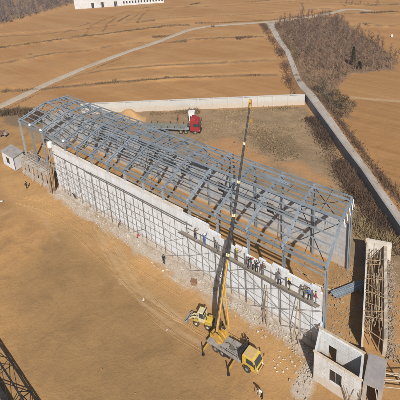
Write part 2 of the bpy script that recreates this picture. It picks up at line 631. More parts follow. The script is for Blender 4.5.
attr('track', track)

gm, t, b = new_mat('ground')
p = geo_pos(t)


def att(n):
    a = N(t, 'ShaderNodeAttribute', attribute_name=n)
    return a.outputs['Fac']


n_big = tnoise(t, 0.055, 6, 0.6, dist=0.6)
n_mid = tnoise(t, 0.28, 7, 0.65, dist=0.4)
n_fine = tnoise(t, 1.6, 6, 0.7)
n_grit = tnoise(t, 7.0, 3, 0.7)


def ragged(sock, amt=0.9, k=None):
    k = k or n_mid
    s = math_n(t, 'ADD', sock, math_n(t, 'MULTIPLY', math_n(t, 'SUBTRACT', k, 0.5), amt))
    return ramp(t, s, [(0.32, 0.0), (0.68, 1.0)])


site = mixc(t, ramp(t, n_big, [(0.36, 0.0), (0.66, 1.0)]), (0.42, 0.240, 0.096), (0.325, 0.190, 0.080))
site = mixc(t, ramp(t, n_mid, [(0.46, 0.0), (0.72, 0.75)]), site, (0.20, 0.122, 0.060))
strk = tnoise(t, 1.0, 5, 0.6, mapping(t, p, (0, 0, math.radians(-8)), (0.08, 0.7, 1)), 0.5)
site = mixc(t, ramp(t, strk, [(0.45, 0.0), (0.7, 0.5)]), site, (0.32, 0.185, 0.09))
site = mixc(t, ramp(t, n_fine, [(0.58, 0.0), (0.78, 0.5)]), site, (0.19, 0.115, 0.06))
site = mixc(t, math_n(t, 'MULTIPLY', ragged(att('dusty'), 1.2), 0.55), site, mixc(t, n_mid, (0.52, 0.315, 0.14), (0.42, 0.245, 0.10)))
site = mixc(t, math_n(t, 'MULTIPLY', ragged(att('damp'), 0.7, n_big), 0.58), site, mixc(t, n_mid, (0.265, 0.170, 0.078), (0.175, 0.113, 0.054)))
fmap = mapping(t, p, (0, 0, math.radians(-41)), (0.012, 0.14, 1))
fst = tnoise(t, 1.0, 6, 0.62, fmap, 0.2)
fcol = mixc(t, ramp(t, fst, [(0.34, 0.0), (0.66, 1.0)]), (0.315, 0.162, 0.060), (0.39, 0.215, 0.090))
fcol = mixc(t, ramp(t, n_big, [(0.45, 0.0), (0.7, 0.55)]), fcol, (0.41, 0.25, 0.12))
fine_f = tnoise(t, 1.0, 5, 0.6, mapping(t, p, (0, 0, math.radians(-41)), (0.05, 1.6, 1)), 0.15)
fcol = mixc(t, ramp(t, fine_f, [(0.45, 0.0), (0.75, 0.35)]), fcol, (0.22, 0.122, 0.058))
rmap = tnoise(t, 1.0, 5, 0.6, mapping(t, p, (0, 0, math.radians(43)), (0.03, 0.8, 1)), 0.2)
rcol = mixc(t, ramp(t, rmap, [(0.36, 0.0), (0.66, 1.0)]), (0.275, 0.145, 0.056), (0.335, 0.185, 0.076))
fcol = mixc(t, ragged(att('right'), 0.3), fcol, rcol)
ycol = mixc(t, ramp(t, n_mid, [(0.35, 0.0), (0.65, 1.0)]), (0.33, 0.225, 0.135), (0.23, 0.160, 0.092))
ycol = mixc(t, math_n(t, 'MULTIPLY', ramp(t, tnoise(t, 1.0, 6, 0.65, mapping(t, p, (0, 0, math.radians(-40)), (0.06, 0.5, 1)), 0.4), [(0.45, 0.0), (0.65, 1.0)]), 0.6), ycol, (0.20, 0.142, 0.08))
ycol = mixc(t, ramp(t, n_fine, [(0.48, 0.0), (0.7, 0.6)]), ycol, (0.15, 0.115, 0.068))
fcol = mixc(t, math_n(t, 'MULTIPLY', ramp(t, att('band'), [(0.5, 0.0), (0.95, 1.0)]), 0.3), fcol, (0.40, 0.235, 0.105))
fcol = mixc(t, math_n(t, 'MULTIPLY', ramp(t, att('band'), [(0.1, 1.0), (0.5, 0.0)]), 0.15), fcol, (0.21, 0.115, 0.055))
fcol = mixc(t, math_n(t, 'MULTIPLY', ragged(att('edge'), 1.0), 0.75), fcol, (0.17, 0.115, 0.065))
fcol = mixc(t, math_n(t, 'MULTIPLY', ragged(att('path'), 0.5), 0.6), fcol, (0.42, 0.30, 0.18))
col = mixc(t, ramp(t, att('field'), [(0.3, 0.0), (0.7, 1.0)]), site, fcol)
col = mixc(t, ragged(att('yard'), 0.8), col, ycol)
col = mixc(t, ragged(att('wood'), 0.9), col, mixc(t, n_mid, (0.25, 0.165, 0.10), (0.17, 0.11, 0.068)))
col = mixc(t, ragged(att('sandy'), 0.9), col, (0.37, 0.21, 0.10))
col = mixc(t, ragged(att('dark'), 1.1), col, mixc(t, n_fine, (0.15, 0.108, 0.062), (0.23, 0.16, 0.095)))
col = mixc(t, ragged(att('spill'), 1.3), col, mixc(t, n_fine, (0.34, 0.27, 0.20), (0.50, 0.45, 0.39)))
col = mixc(t, math_n(t, 'MULTIPLY', ragged(att('track'), 0.9), 0.7), col, (0.41, 0.275, 0.15))
col = mixc(t, ramp(t, tnoise(t, 3.2, 5, 0.75), [(0.52, 0.0), (0.72, 0.28)]), col, (0.13, 0.085, 0.05))
col = mixc(t, ramp(t, n_grit, [(0.60, 0.0), (0.8, 0.4)]), col, (0.12, 0.08, 0.05))
t.links.new(col, b.inputs['Base Color'])
b.inputs['Roughness'].default_value = 0.97
b.inputs['Specular IOR Level'].default_value = 0.1
hsum = math_n(t, 'ADD', math_n(t, 'MULTIPLY', n_mid, 0.9), math_n(t, 'ADD', math_n(t, 'MULTIPLY', n_fine, 0.30), math_n(t, 'MULTIPLY', n_grit, 0.08)))
bump(t, b, hsum, 0.55, 0.42)
me.materials.append(gm)
ground = bpy.data.objects.new('ground', me)
COL.objects.link(ground)
ground['kind'] = 'structure'


import bisect
XS_, YS_, ZS_ = xs.tolist(), ys.tolist(), gz.reshape(len(ys), len(xs)).tolist()


def gh(x, y):
    """height of the ground sheet under a point"""
    i = min(max(bisect.bisect_right(XS_, x) - 1, 0), len(XS_) - 2)
    j = min(max(bisect.bisect_right(YS_, y) - 1, 0), len(YS_) - 2)
    u = (x - XS_[i]) / (XS_[i + 1] - XS_[i])
    v = (y - YS_[j]) / (YS_[j + 1] - YS_[j])
    r0, r1 = ZS_[j], ZS_[j + 1]
    return (r0[i] * (1 - u) + r0[i + 1] * u) * (1 - v) + (r1[i] * (1 - u) + r1[i + 1] * u) * v


# ------------------------------------------------------------------ roads
def resample(pts, step):
    out = [V(pts[0])]
    for a, c in zip(pts[:-1], pts[1:]):
        a, c = V(a), V(c)
        n = max(1, int((c - a).length / step))
        for i in range(1, n + 1):
            out.append(a.lerp(c, i / n))
    return out


def smooth_line(pts, it=2):
    pts = [V(p) for p in pts]
    for _ in range(it):
        q = [pts[0]]
        for a, c in zip(pts[:-1], pts[1:]):
            q += [a.lerp(c, 0.25), a.lerp(c, 0.75)]
        q.append(pts[-1])
        pts = q
    return pts


def ground_attrs(o):
    # the soil's own patches continue on a mesh that uses the ground material
    co = np.array([v.co[:2] for v in o.data.vertices])
    ii = np.clip(np.searchsorted(xs, co[:, 0]), 0, len(xs) - 1)
    jj = np.clip(np.searchsorted(ys, co[:, 1]), 0, len(ys) - 1)
    for k, arr in ATT.items():
        a = o.data.attributes.new(k, 'FLOAT', 'POINT')
        a.data.foreach_set('value', arr[jj, ii].copy())


# wheel ruts pressed into the bare soil
def rut(name, line, gauge, width, mat, seed):
    r = random.Random(seed)
    pts = smooth_line([V(q) for q in line], 3)
    q2 = [pts[0]]
    for a, c in zip(pts[:-1], pts[1:]):
        n = max(1, int((c - a).length / 0.5))
        q2 += [a.lerp(c, k / n) for k in range(1, n + 1)]
    mb = MB()
    for sgn in (-1, 1):
        prev = None
        for i, q in enumerate(q2):
            d = (q2[min(i + 1, len(q2) - 1)] - q2[max(i - 1, 0)]).normalized()
            nn = V((-d.y, d.x, 0))
            wv = width * (0.5 + 0.9 * max(0, 0.5 + noise.noise(V((i * 0.11, seed, sgn))))) * 0.5
            j = 0.05 * noise.noise(V((i * 0.3, seed, 9)))
            c = q + nn * (gauge / 2 * sgn + j)
            row = []
            for o_, dz in ((-wv - 0.09, 0.012), (-wv, 0.05), (-wv * 0.6, 0.025), (wv * 0.6, 0.025), (wv, 0.05), (wv + 0.09, 0.012)):
                p_ = c + nn * (o_ + 0.02 * r.uniform(-1, 1))
                row.append((p_.x, p_.y, gh(p_.x, p_.y) + dz))
            if prev and noise.noise(V((i * 0.045, seed * 1.7, sgn * 2))) > -0.22:
                for k in range(5):
                    mb.face([prev[k], prev[k + 1], row[k + 1], row[k]])
            prev = row
    o = mb.build(name, mat, smooth=True)
    o['kind'] = 'structure'
    ground_attrs(o)
    return o


for i, (ln, ga, wd_) in enumerate([
        ([(96, 226), (131, 290), (176, 328), (208, 346)], 1.9, 0.34), ([(60, 212), (110, 262), (150, 300), (196, 322)], 1.7, 0.26),
        ([(20, 200), (46, 206), (80, 224), (120, 252), (185, 292)], 1.8, 0.22)]):
    rut('wheel_ruts', pxl(ln), ga, wd_, gm, 300 + i)

# dirt track across the fields
trk = smooth_line(pxl(TRK_PX), 2)
trk = resample(trk, 2.5)
mb = MB()
rows = []
for i, q in enumerate(trk):
    d = (trk[min(i + 1, len(trk) - 1)] - trk[max(i - 1, 0)])
    n = V((-d.y, d.x, 0)).normalized()
    wl = 1.65 + 0.5 * noise.noise(V((i * 0.35, 1, 0)))
    wr = 1.65 + 0.5 * noise.noise(V((i * 0.35, 7, 0)))
    rows.append((q + n * wl, q + n * 0.4, q - n * 0.4, q - n * wr))
for i in range(len(rows) - 1):
    for k in range(3):
        a, c = rows[i], rows[i + 1]
        z = lambda v, e: (v.x, v.y, gh(v.x, v.y) + e + 0.04)
        e0, e1 = (0.02, 0.10) if k == 0 else ((0.10, 0.10) if k == 1 else (0.10, 0.02))
        mb.face([z(a[k], e0), z(a[k + 1], e1), z(c[k + 1], e1), z(c[k], e0)])
o = mb.build('dirt_road', M['dirt_road'], smooth=True)
o['kind'] = 'structure'

# concrete road on its embankment: left edge / right edge with height
RD = [((266, 23.5, 0.06), (275, 22, 0.06)), ((269.5, 29, 0.06), (275, 28.5, 0.06)), ((273.5, 36, 0.06), (279, 35.5, 0.06)), ((277, 42, 0.06), (282, 41, 0.06)), ((283, 50, 0.1), (288, 49, 0.1)), ((288.5, 61, 0.2), (293.5, 60.5, 0.2)), ((295, 79, 0.8), (300.5, 78, 0.8)), ((300, 88, 1.4), (306.5, 86, 1.4)), ((307, 94.5, 1.9), (314.5, 94, 1.9)), ((325, 119, 2.0), (331.5, 117, 2.0)), ((348, 150, 2.0), (354, 149, 2.0)), ((364, 170.5, 2.0), (370, 170, 2.0)), ((377, 190, 2.0), (383.5, 190, 2.0)), ((400, 223, 2.0), (407, 222, 2.0)), ((440, 283, 2.0), (448, 283, 2.0))]
RL = [at(*a) for a, _ in RD]
RR = [at(*c) for _, c in RD]
RL.append(RL[-1] + (RL[-1] - RL[-2]) * 3.5)
RR.append(RR[-1] + (RL[-1] - RL[-2]))
RLs = resample(RL, 1.5)
# parametrise the right edge on the same count
RRs = []
for i, (a, c) in enumerate(zip(RL[:-1], RL[1:])):
    n = max(1, int((c - a).length / 1.5))
    if i == 0:
        RRs.append(RR[0])
    for k in range(1, n + 1):
        RRs.append(RR[i].lerp(RR[i + 1], k / n))
mb = MB()
for q in RLs + RRs:
    q.z = max(q.z, gh(q.x, q.y) + 0.08)
for i in range(len(RLs) - 1):
    mb.face([RLs[i], RRs[i], RRs[i + 1], RLs[i + 1]])
o = mb.build('concrete_road', M['road'])
o['kind'] = 'structure'
# earth bank on the right of the road (and left of it before the wall begins)
mb = MB()
for i in range(len(RLs) - 1):
    for E_, sgn in ((RRs, 1), (RLs, -1)):
        a, c = E_[i], E_[i + 1]
        if sgn < 0 and a.y < 63.2:
            continue
        out = lambda s, j: ((RRs[j] - RLs[j]) * sgn).normalized()
        r0 = 0.4 + a.z * 1.5 + 0.3 * noise.noise(V((i * 0.5, sgn, 3)))
        r1 = 0.4 + c.z * 1.5 + 0.3 * noise.noise(V(((i + 1) * 0.5, sgn, 3)))
        o0, o1 = out(0, i), out(0, i + 1)
        q0 = a + o0 * r0
        q1 = c + o1 * r1
        q0.z = q1.z = -0.15
        mb.face([a - V((0, 0, 0.03)), c - V((0, 0, 0.03)), q1, q0])
o = mb.build('road_bank', gm)
ground_attrs(o)
o['kind'] = 'structure'

# retaining wall under the road edge
rw = [q for q in RLs if q.y < 63.6]
mb = MB()
for i in range(len(rw) - 1):
    a, c = rw[i], rw[i + 1]
    n = (RRs[len(RLs) - len(rw) + i] - a).normalized()
    n.z = 0
    off = -n * 0.02
    hh = 0.0
    p0, p1 = a + off, c + off
    b0, b1 = V((p0.x, p0.y, -0.3)), V((p1.x, p1.y, -0.3))
    t0, t1 = p0 + V((0, 0, 0.12)), p1 + V((0, 0, 0.12))
    w_ = -n * 0.35
    mb.hexa([b0, b1, b1 + w_ * 1.5, b0 + w_ * 1.5, t0, t1, t1 + w_, t0 + w_])
rwt = thing('retaining_wall', 'long dark grey retaining wall holding up the concrete road beside the yard', 'wall', (rw[0].x, rw[0].y, 0))
o = mb.build('wall_face', M['road_wall'])
o.parent = rwt
o.matrix_parent_inverse = Matrix.Translation(-V((rw[0].x, rw[0].y, 0)))
# back boundary wall
bw0, bw1 = V((-13.5, 24.0, 0)), V((32.0, 60.2, 0))
d = (bw1 - bw0)
L = d.length
ang = math.atan2(d.y, d.x)
bwt = thing('boundary_wall', 'long pale concrete boundary wall between the yard and the ploughed field', 'wall', bw0, ang)
mb = MB()
nseg = 15
for i in range(nseg):
    a, c = L * i / nseg, L * (i + 1) / nseg
    mb.box(a + 0.02, c - 0.02, -0.14, 0.14, -0.2, 2.75 + 0.06 * rnd.uniform(-1, 1))
mb.build('wall_panel', M['back_wall'], bwt)
mb = MB()
for i in range(nseg + 1):
    mb.box(L * i / nseg - 0.2, L * i / nseg + 0.2, -0.24, 0.2, -0.2, 2.86)
mb.build('pier', M['back_wall'], bwt)
mb = MB()
mb.box(0.3, L - 0.3, -0.2, 0.2, 2.82, 2.95)
mb.build('coping', M['back_wall'], bwt)

# ------------------------------------------------------------------ the shed under construction
shed = thing('steel_framed_shed', 'long unfinished shed with white block walls and bare blue grey steel roof frames', 'building', (0, 0, 0))


def skew_box(mb, x0, x1, y0, y1, z0, z1, mi=0):
    mb.hexa([bp(x0, y0, z0), bp(x1, y0, z0), bp(x1, y1, z0), bp(x0, y1, z0), bp(x0, y0, z1), bp(x1, y0, z1), bp(x1, y1, z1), bp(x0, y1, z1)], mi)


mb = MB()
skew_box(mb, 13.2, 46.0, 0.0, 0.30, -0.2, WTOP)
xx = 46.0
while xx < 66.7:
    x2 = min(66.75, xx + rnd.uniform(0.5, 1.5))
    skew_box(mb, xx + 0.001, x2, 0.0, 0.30, -0.2, (9.3 if xx < 50 else 8.75 - 0.45 * (xx - 46) / 20) - rnd.choice((0, 0, 0.25, 0.5, 0.8)) * min(1, max(0.1, (xx - 46) / 10)))
    xx = x2
mb.build('front_wall', M['wall'], shed)
mb = MB()
skew_box(mb, 13.15, 46.0, -0.06, 0.34, WTOP + 0.003, WTOP + 0.2)
mb.build('wall_plate', M['concrete_pale'], shed)
mb = MB()
xs_ = [13.2] + [rnd.uniform(14, 66) for _ in range(26)] + [66.9]
xs_.sort()
for a, c in zip(xs_[:-1], xs_[1:]):
    skew_box(mb, a + 0.002, c - 0.002, -0.5 - 0.2 * rnd.random(), -0.003, -0.2, 0.35 + 0.35 * rnd.random())
mb.build('plinth', M['spill'], shed)
# rear wall with window openings
mb = MB()
xw = [1.82] + [v for v in BX[1:]]
for i in range(15):
    a, c = BX[i], BX[i + 1]
    mid = (a + c) / 2
    if i % 2 == 0 and i < 14:
        skew_box(mb, a, mid - 0.7, BW - 0.3, BW, -0.2, 7.1)
        skew_box(mb, mid + 0.7, c, BW - 0.3, BW, -0.2, 7.1)
        skew_box(mb, mid - 0.7, mid + 0.7, BW - 0.3, BW, -0.2, 3.4)
        skew_box(mb, mid - 0.7, mid + 0.7, BW - 0.3, BW, 5.4, 7.1)
    else:
        skew_box(mb, a, c, BW - 0.3, BW, -0.2, 7.1)
mb.build('rear_wall', M['wall_inner'], shed)
mb = MB()
skew_box(mb, 1.65, 1.95, 5.5, BW - 0.35, -0.2, 9.3)
mb.build('end_wall', M['wall_inner'], shed)


def roof_z(y):
    return EAVE + 1.0 * (1 - abs(y / BW - 0.5) * 2)


for i, x in enumerate(BX):
    # front and rear columns
    mb = MB()
    z0 = -0.1 if (i < 4 or i == 15) else (WTOP + 0.21 if x < 46 else 7.2)
    yc = 0.17 if x < 46 or i == 15 else 0.47
    mb.ibeam(bp(x, yc, z0), bp(x, yc, EAVE - 0.02), 0.26, 0.30, (1, 0, 0))
    mb.build('column', M['steel'], shed)
    mb = MB()
    mb.ibeam(bp(x, BW - 0.6, 0.0), bp(x, BW - 0.6, EAVE - 0.02), 0.26, 0.30, (1, 0, 0))
    mb.build('column', M['steel'], shed)
    # rafter
    mb = MB()
    mb.ibeam(bp(x, -0.1, EAVE), bp(x, BW / 2, roof_z(BW / 2)), 0.26, 0.46)
    mb.ibeam(bp(x, BW / 2, roof_z(BW / 2)), bp(x, BW - 0.3, roof_z(BW - 0.3)), 0.26, 0.46)
    # haunches
    for y0, y1 in ((0.2, 1.9), (BW - 0.6, BW - 2.2)):
        a, c = bp(x, y0, roof_z(y0) - 0.25), bp(x, y1, roof_z(y1) - 0.22)
        mb.hexa([a + V((-0.04, 0, -0.55)), a + V((0.04, 0, -0.55)), c + V((0.04, 0, -0.05)), c + V((-0.04, 0, -0.05)),
                 a + V((-0.04, 0, 0)), a + V((0.04, 0, 0)), c + V((0.04, 0, 0)), c + V((-0.04, 0, 0))])
    mb.build('rafter', M['steel'], shed)

# purlins
pur = [0.02, 0.11, 0.20, 0.30, 0.335, 0.42, 0.495, 0.525, 0.60, 0.68, 0.715, 0.79, 0.87, 0.955]
for k, tt in enumerate(pur):
    y = tt * BW
    z = roof_z(y) + 0.36
    x0, x1 = BX[0] - 0.4, BX[-1] + 0.25
    if k in (4, 10):
        x1 = BX[-2]
    mb = MB()
    last = V(bp(x0, y, z))
    hb = 0.24 if k in (0, 3, 7, 13) else 0.16
    for x in BX[1:] + [x1]:
        q = bp(min(x, x1), y, z + rnd.uniform(-0.03, 0.03))
        if (q - last).length > 0.5:
            mb.beam(last, q, 0.09, hb)
            last = q
    mb.build('purlin', M['steel_new'] if k % 3 == 1 else M['steel'], shed)

for tt, x0, x1 in ((0.38, 20, 48), (0.46, 12, 38), (0.64, 16, 43), (0.83, 12, 36)):
    mb = MB()
    y = tt * BW
    mb.beam(bp(x0, y, roof_z(y) + 0.34), bp(x1, y, roof_z(y) + 0.36), 0.07, 0.14)
    mb.build('purlin', M['steel'], shed)
# eave beams and lower tie beams
for y, n_ in ((0.17, 'front'), (BW - 0.6, 'rear')):
    mb = MB()
    for a, c in zip(BX[:-1], BX[1:]):
        mb.ibeam(bp(a + 0.16, y, EAVE - 0.20), bp(c - 0.16, y, EAVE - 0.20), 0.22, 0.3)
    mb.build('eave_beam', M['steel'], shed)
mb = MB()
for a, c in list(zip(BX[:-1], BX[1:]))[8:]:
    mb.beam(bp(a + 0.16, 0.17, EAVE - 1.15), bp(c - 0.16, 0.17, EAVE - 1.15), 0.12, 0.16)
mb.build('tie_beam', M['steel_new'], shed)
# sag rods between purlins
mb = MB()
for i in range(15):
    mid = (BX[i] + BX[i + 1]) / 2
    for a, c in zip(pur[:-1], pur[1:]):
        if rnd.random() < 0.45:
            q0, q1 = bp(mid, a * BW, roof_z(a * BW) + 0.36), bp(mid, c * BW, roof_z(c * BW) + 0.36)
            mb = MB()
            mb.beam(q0, q1, 0.05, 0.05)
            mb.build('sag_rod', M['steel_dark'], shed)
# cross bracing in some bays
for i in (0, 5, 8, 14):
    mb = MB()
    for ya, yb in ((0.3, BW / 2), (BW / 2, BW - 0.6)):
        mb.cyl(bp(BX[i], ya, roof_z(ya) - 0.1), bp(BX[i + 1], yb, roof_z(yb) - 0.1), 0.05, n=6)
        mb.cyl(bp(BX[i + 1], ya, roof_z(ya) - 0.2), bp(BX[i], yb, roof_z(yb) - 0.2), 0.05, n=6)
    mb.build('cross_brace', M['steel_dark'], shed)
# knee braces purlin-to-rafter
mb = MB()
for x in BX[1:-1]:
    for tt in (0.20, 0.42, 0.60, 0.79):
        y = tt * BW
        for s in (-1, 1):
            if rnd.random() < 0.7:
                mb = MB()
                mb.beam(bp(x + 0.1 * s, y, roof_z(y) - 0.25), bp(x + 0.75 * s, y, roof_z(y) + 0.30), 0.06, 0.06)
                mb.build('fly_brace', M['steel'], shed)
# pale caps on the left columns
for i in (1, 2, 4):
    mb = MB()
    q = bp(BX[i], 0.05, EAVE + 0.18)
    mb.box(q.x - 0.2, q.x + 0.2, q.y - 0.2, q.y + 0.2, q.z, q.z + 0.36, top=(0.08, 0.08, 0.08, 0.08))
    mb.build('column_cap', M['white_paint'], shed, bevel=0.04)
# white brackets hanging on the right gable rafter
for yy in (BW * 0.55, BW * 0.66, BW * 0.77, BW * 0.88, BW * 0.95):
    q = bp(BX[-1] + 0.2, yy, roof_z(yy))
    mb = MB()
    mb.beam(q + V((0, 0, 0.1)), q + V((0.22, -0.15, -0.8)), 0.11, 0.08)
    mb.build('bracket', M['white_paint'], shed)

# purlin bundles lying on the roof, to be fixed
for i, (x, yt, n) in enumerate([(24, 0.55, 7), (31, 0.62, 8), (38, 0.50, 6), (21, 0.70, 6), (27, 0.36, 5), (45, 0.62, 5), (57, 0.72, 5)]):
    y = yt * BW
    q = bp(x, y, roof_z(y) + 0.50)
    mb = MB()
    for k in range(n):
        a = V((rnd.uniform(-2.6, -1.9), (k % 4) * 0.15 + rnd.uniform(-.03, .03), (k // 4) * 0.16 + 0.08))
        mb.beam(a, a + V((rnd.uniform(3.8, 4.8), rnd.uniform(-.15, .15), 0)), 0.1, 0.14)
    wh = ['far from the boom near the left end', 'behind the lorry side of the ridge', 'at the ridge left of boom', 'near the far eave', 'lowest on the front slope', 'beside the boom', 'nearest the right gable'][i]
    o = mb.build('purlin_bundle', M['steel_new'])
    o.location = q
    tag(o, 'loose grey steel purlins on the roof, ' + wh, 'steel bundle', 'purlin bundles on the roof')

# ------------------------------------------------------------------ scaffold along the front wall
scaf = thing('scaffold', 'tall tube scaffold with plank platform along the white front wall', 'scaffold', (13, -0.9, 0))


def sc(mb, name, mat):
    o = mb.build(name, mat, scaf)
    o.location = (-13, 0.9, 0)
    return o


SY = -0.42
posts = BX[4:15]
halfs = [(a + c) / 2 for a, c in zip(BX[4:15], BX[5:16])] + [15.6]
for x in posts:
    mb = MB()
    lean = rnd.uniform(-0.08, 0.08)
    mb.cyl((x, SY, 0.2), (x + lean, SY, 8.5 + rnd.uniform(-0.15, 0.3)), 0.05, n=8)
    sc(mb, 'post', M['scaffold'])
for x in halfs:
    mb = MB()
    mb.cyl((x, SY + 0.05, 0.2), (x + rnd.uniform(-.15, .15), SY + 0.05, 8.2 + rnd.uniform(-0.5, 0.3)), 0.042, n=6)
    sc(mb, 'thin_post', M['scaffold_thin'])


for a, c in zip(BX[3:15], BX[4:16]):
    for f in (0.25, 0.75):
        mb = MB()
        x = a + (c - a) * f
        mb.cyl((x, SY + 0.1, 0.2), (x + rnd.uniform(-.12, .12), SY + 0.1, 7.6 + rnd.uniform(-1.8, 0.7)), 0.026, n=5)
        sc(mb, 'thin_post', M['scaffold_thin'])
for i in range(3, 10):
    a, c = BX[i], BX[i + 1]
    for k, (z0, z1) in enumerate(((0.4, 3.2), (3.2, 6.2))):
        mb = MB()
        if (i + k) % 2:
            a, c = c, a
        mb.cyl((a, SY - 0.1, z0), (c, SY - 0.1, z1), 0.024, n=5)
        sc(mb, 'diagonal_brace', M['scaffold_thin'])


def sag_tube(mb, x0, x1, y, z, r):
    last = V((x0, y, z + rnd.uniform(-.06, .06)))
    n = max(1, int((x1 - x0) / 4.5))
    for i in range(1, n + 1):
        q = V((x0 + (x1 - x0) * i / n, y + rnd.uniform(-.03, .03), z + rnd.uniform(-.09, .09)))
        mb.cyl(last, q, r, n=6)
        last = q


for z, x0, x1, r, mt in ((8.35, 14.0, 48.3, 0.055, 'scaffold'), (8.05, 24, 47, 0.05, 'scaffold'), (5.2, 14, 46, 0.035, 'scaffold_thin'), (2.9, 15, 66, 0.035, 'scaffold_thin'),
                         (4.3, 46, 66.5, 0.035, 'scaffold_thin'), (7.6, 47, 66.5, 0.035, 'scaffold'), (1.5, 16, 66, 0.03, 'scaffold_thin'), (6.4, 14, 46, 0.03, 'scaffold_thin'), (4.0, 14, 46, 0.03, 'scaffold_thin')):
    mb = MB()
    sag_tube(mb, x0, x1, SY - 0.06, z, r)
    sc(mb, 'ledger', M[mt])
mb = MB()
sag_tube(mb, 46, 66.6, -1.05, 6.69, 0.06)
sc(mb, 'ledger', M['scaffold'])
x = 46.2
while x < 66:
    ln = rnd.uniform(2.6, 3.8)
    for yy in (-0.90, -0.69):
        mb = MB()
        z = 6.80 + rnd.uniform(0, 0.03)
        x1 = min(x + ln + rnd.uniform(-.2, .3), 66.8)
        mb.beam((x, yy + rnd.uniform(-.01, .01), z), (x1, yy + rnd.uniform(-.01, .01), z), 0.22, 0.05)
        sc(mb, 'plank', M['old_plank'])
    x += ln
mb_list = []
for i in range(10, 15):
    a, c = BX[i], BX[i + 1]
    for (z0, z1) in ((0.4, 2.9), (2.9, 6.0)):
        mb = MB()
        mb.cyl((a, SY - 0.1, z0), (c, SY - 0.1, z1), 0.03, n=5)
        sc(mb, 'diagonal_brace', M['scaffold_thin'])
        mb = MB()
        mb.cyl((c, SY - 0.16, z0), (a, SY - 0.16, z1), 0.03, n=5)
        sc(mb, 'diagonal_brace', M['scaffold_thin'])
for x in posts[7:]:
    mb = MB()
    mb.beam((x, SY + 0.4, 6.63), (x, -1.15, 6.63), 0.06, 0.08)
    sc(mb, 'bracket_arm', M['scaffold'])
# timber poles leaning on the wall right end
for i, (x0, x1, zt) in enumerate(((63.9, 64.2, 6.1), (64.7, 64.4, 5.0), (59.9, 60.0, 5.5), (60.4, 60.1, 4.6))):
    mb = MB()
    mb.cyl((x0, -1.35, 0.0), (x1, -0.62, zt), 0.06, 0.045, n=7)
    o = mb.build('timber_pole', M['timber'])
    tag(o, ['rough timber pole leaning on the white wall, rightmost of the pair near the shadow', 'shorter timber pole crossing another near the wall end',
            'timber pole leaning on the wall below the scaffold workers', 'short timber pole crossing beside a leaning one mid wall'][i], 'pole', 'timber poles leaning on the wall')


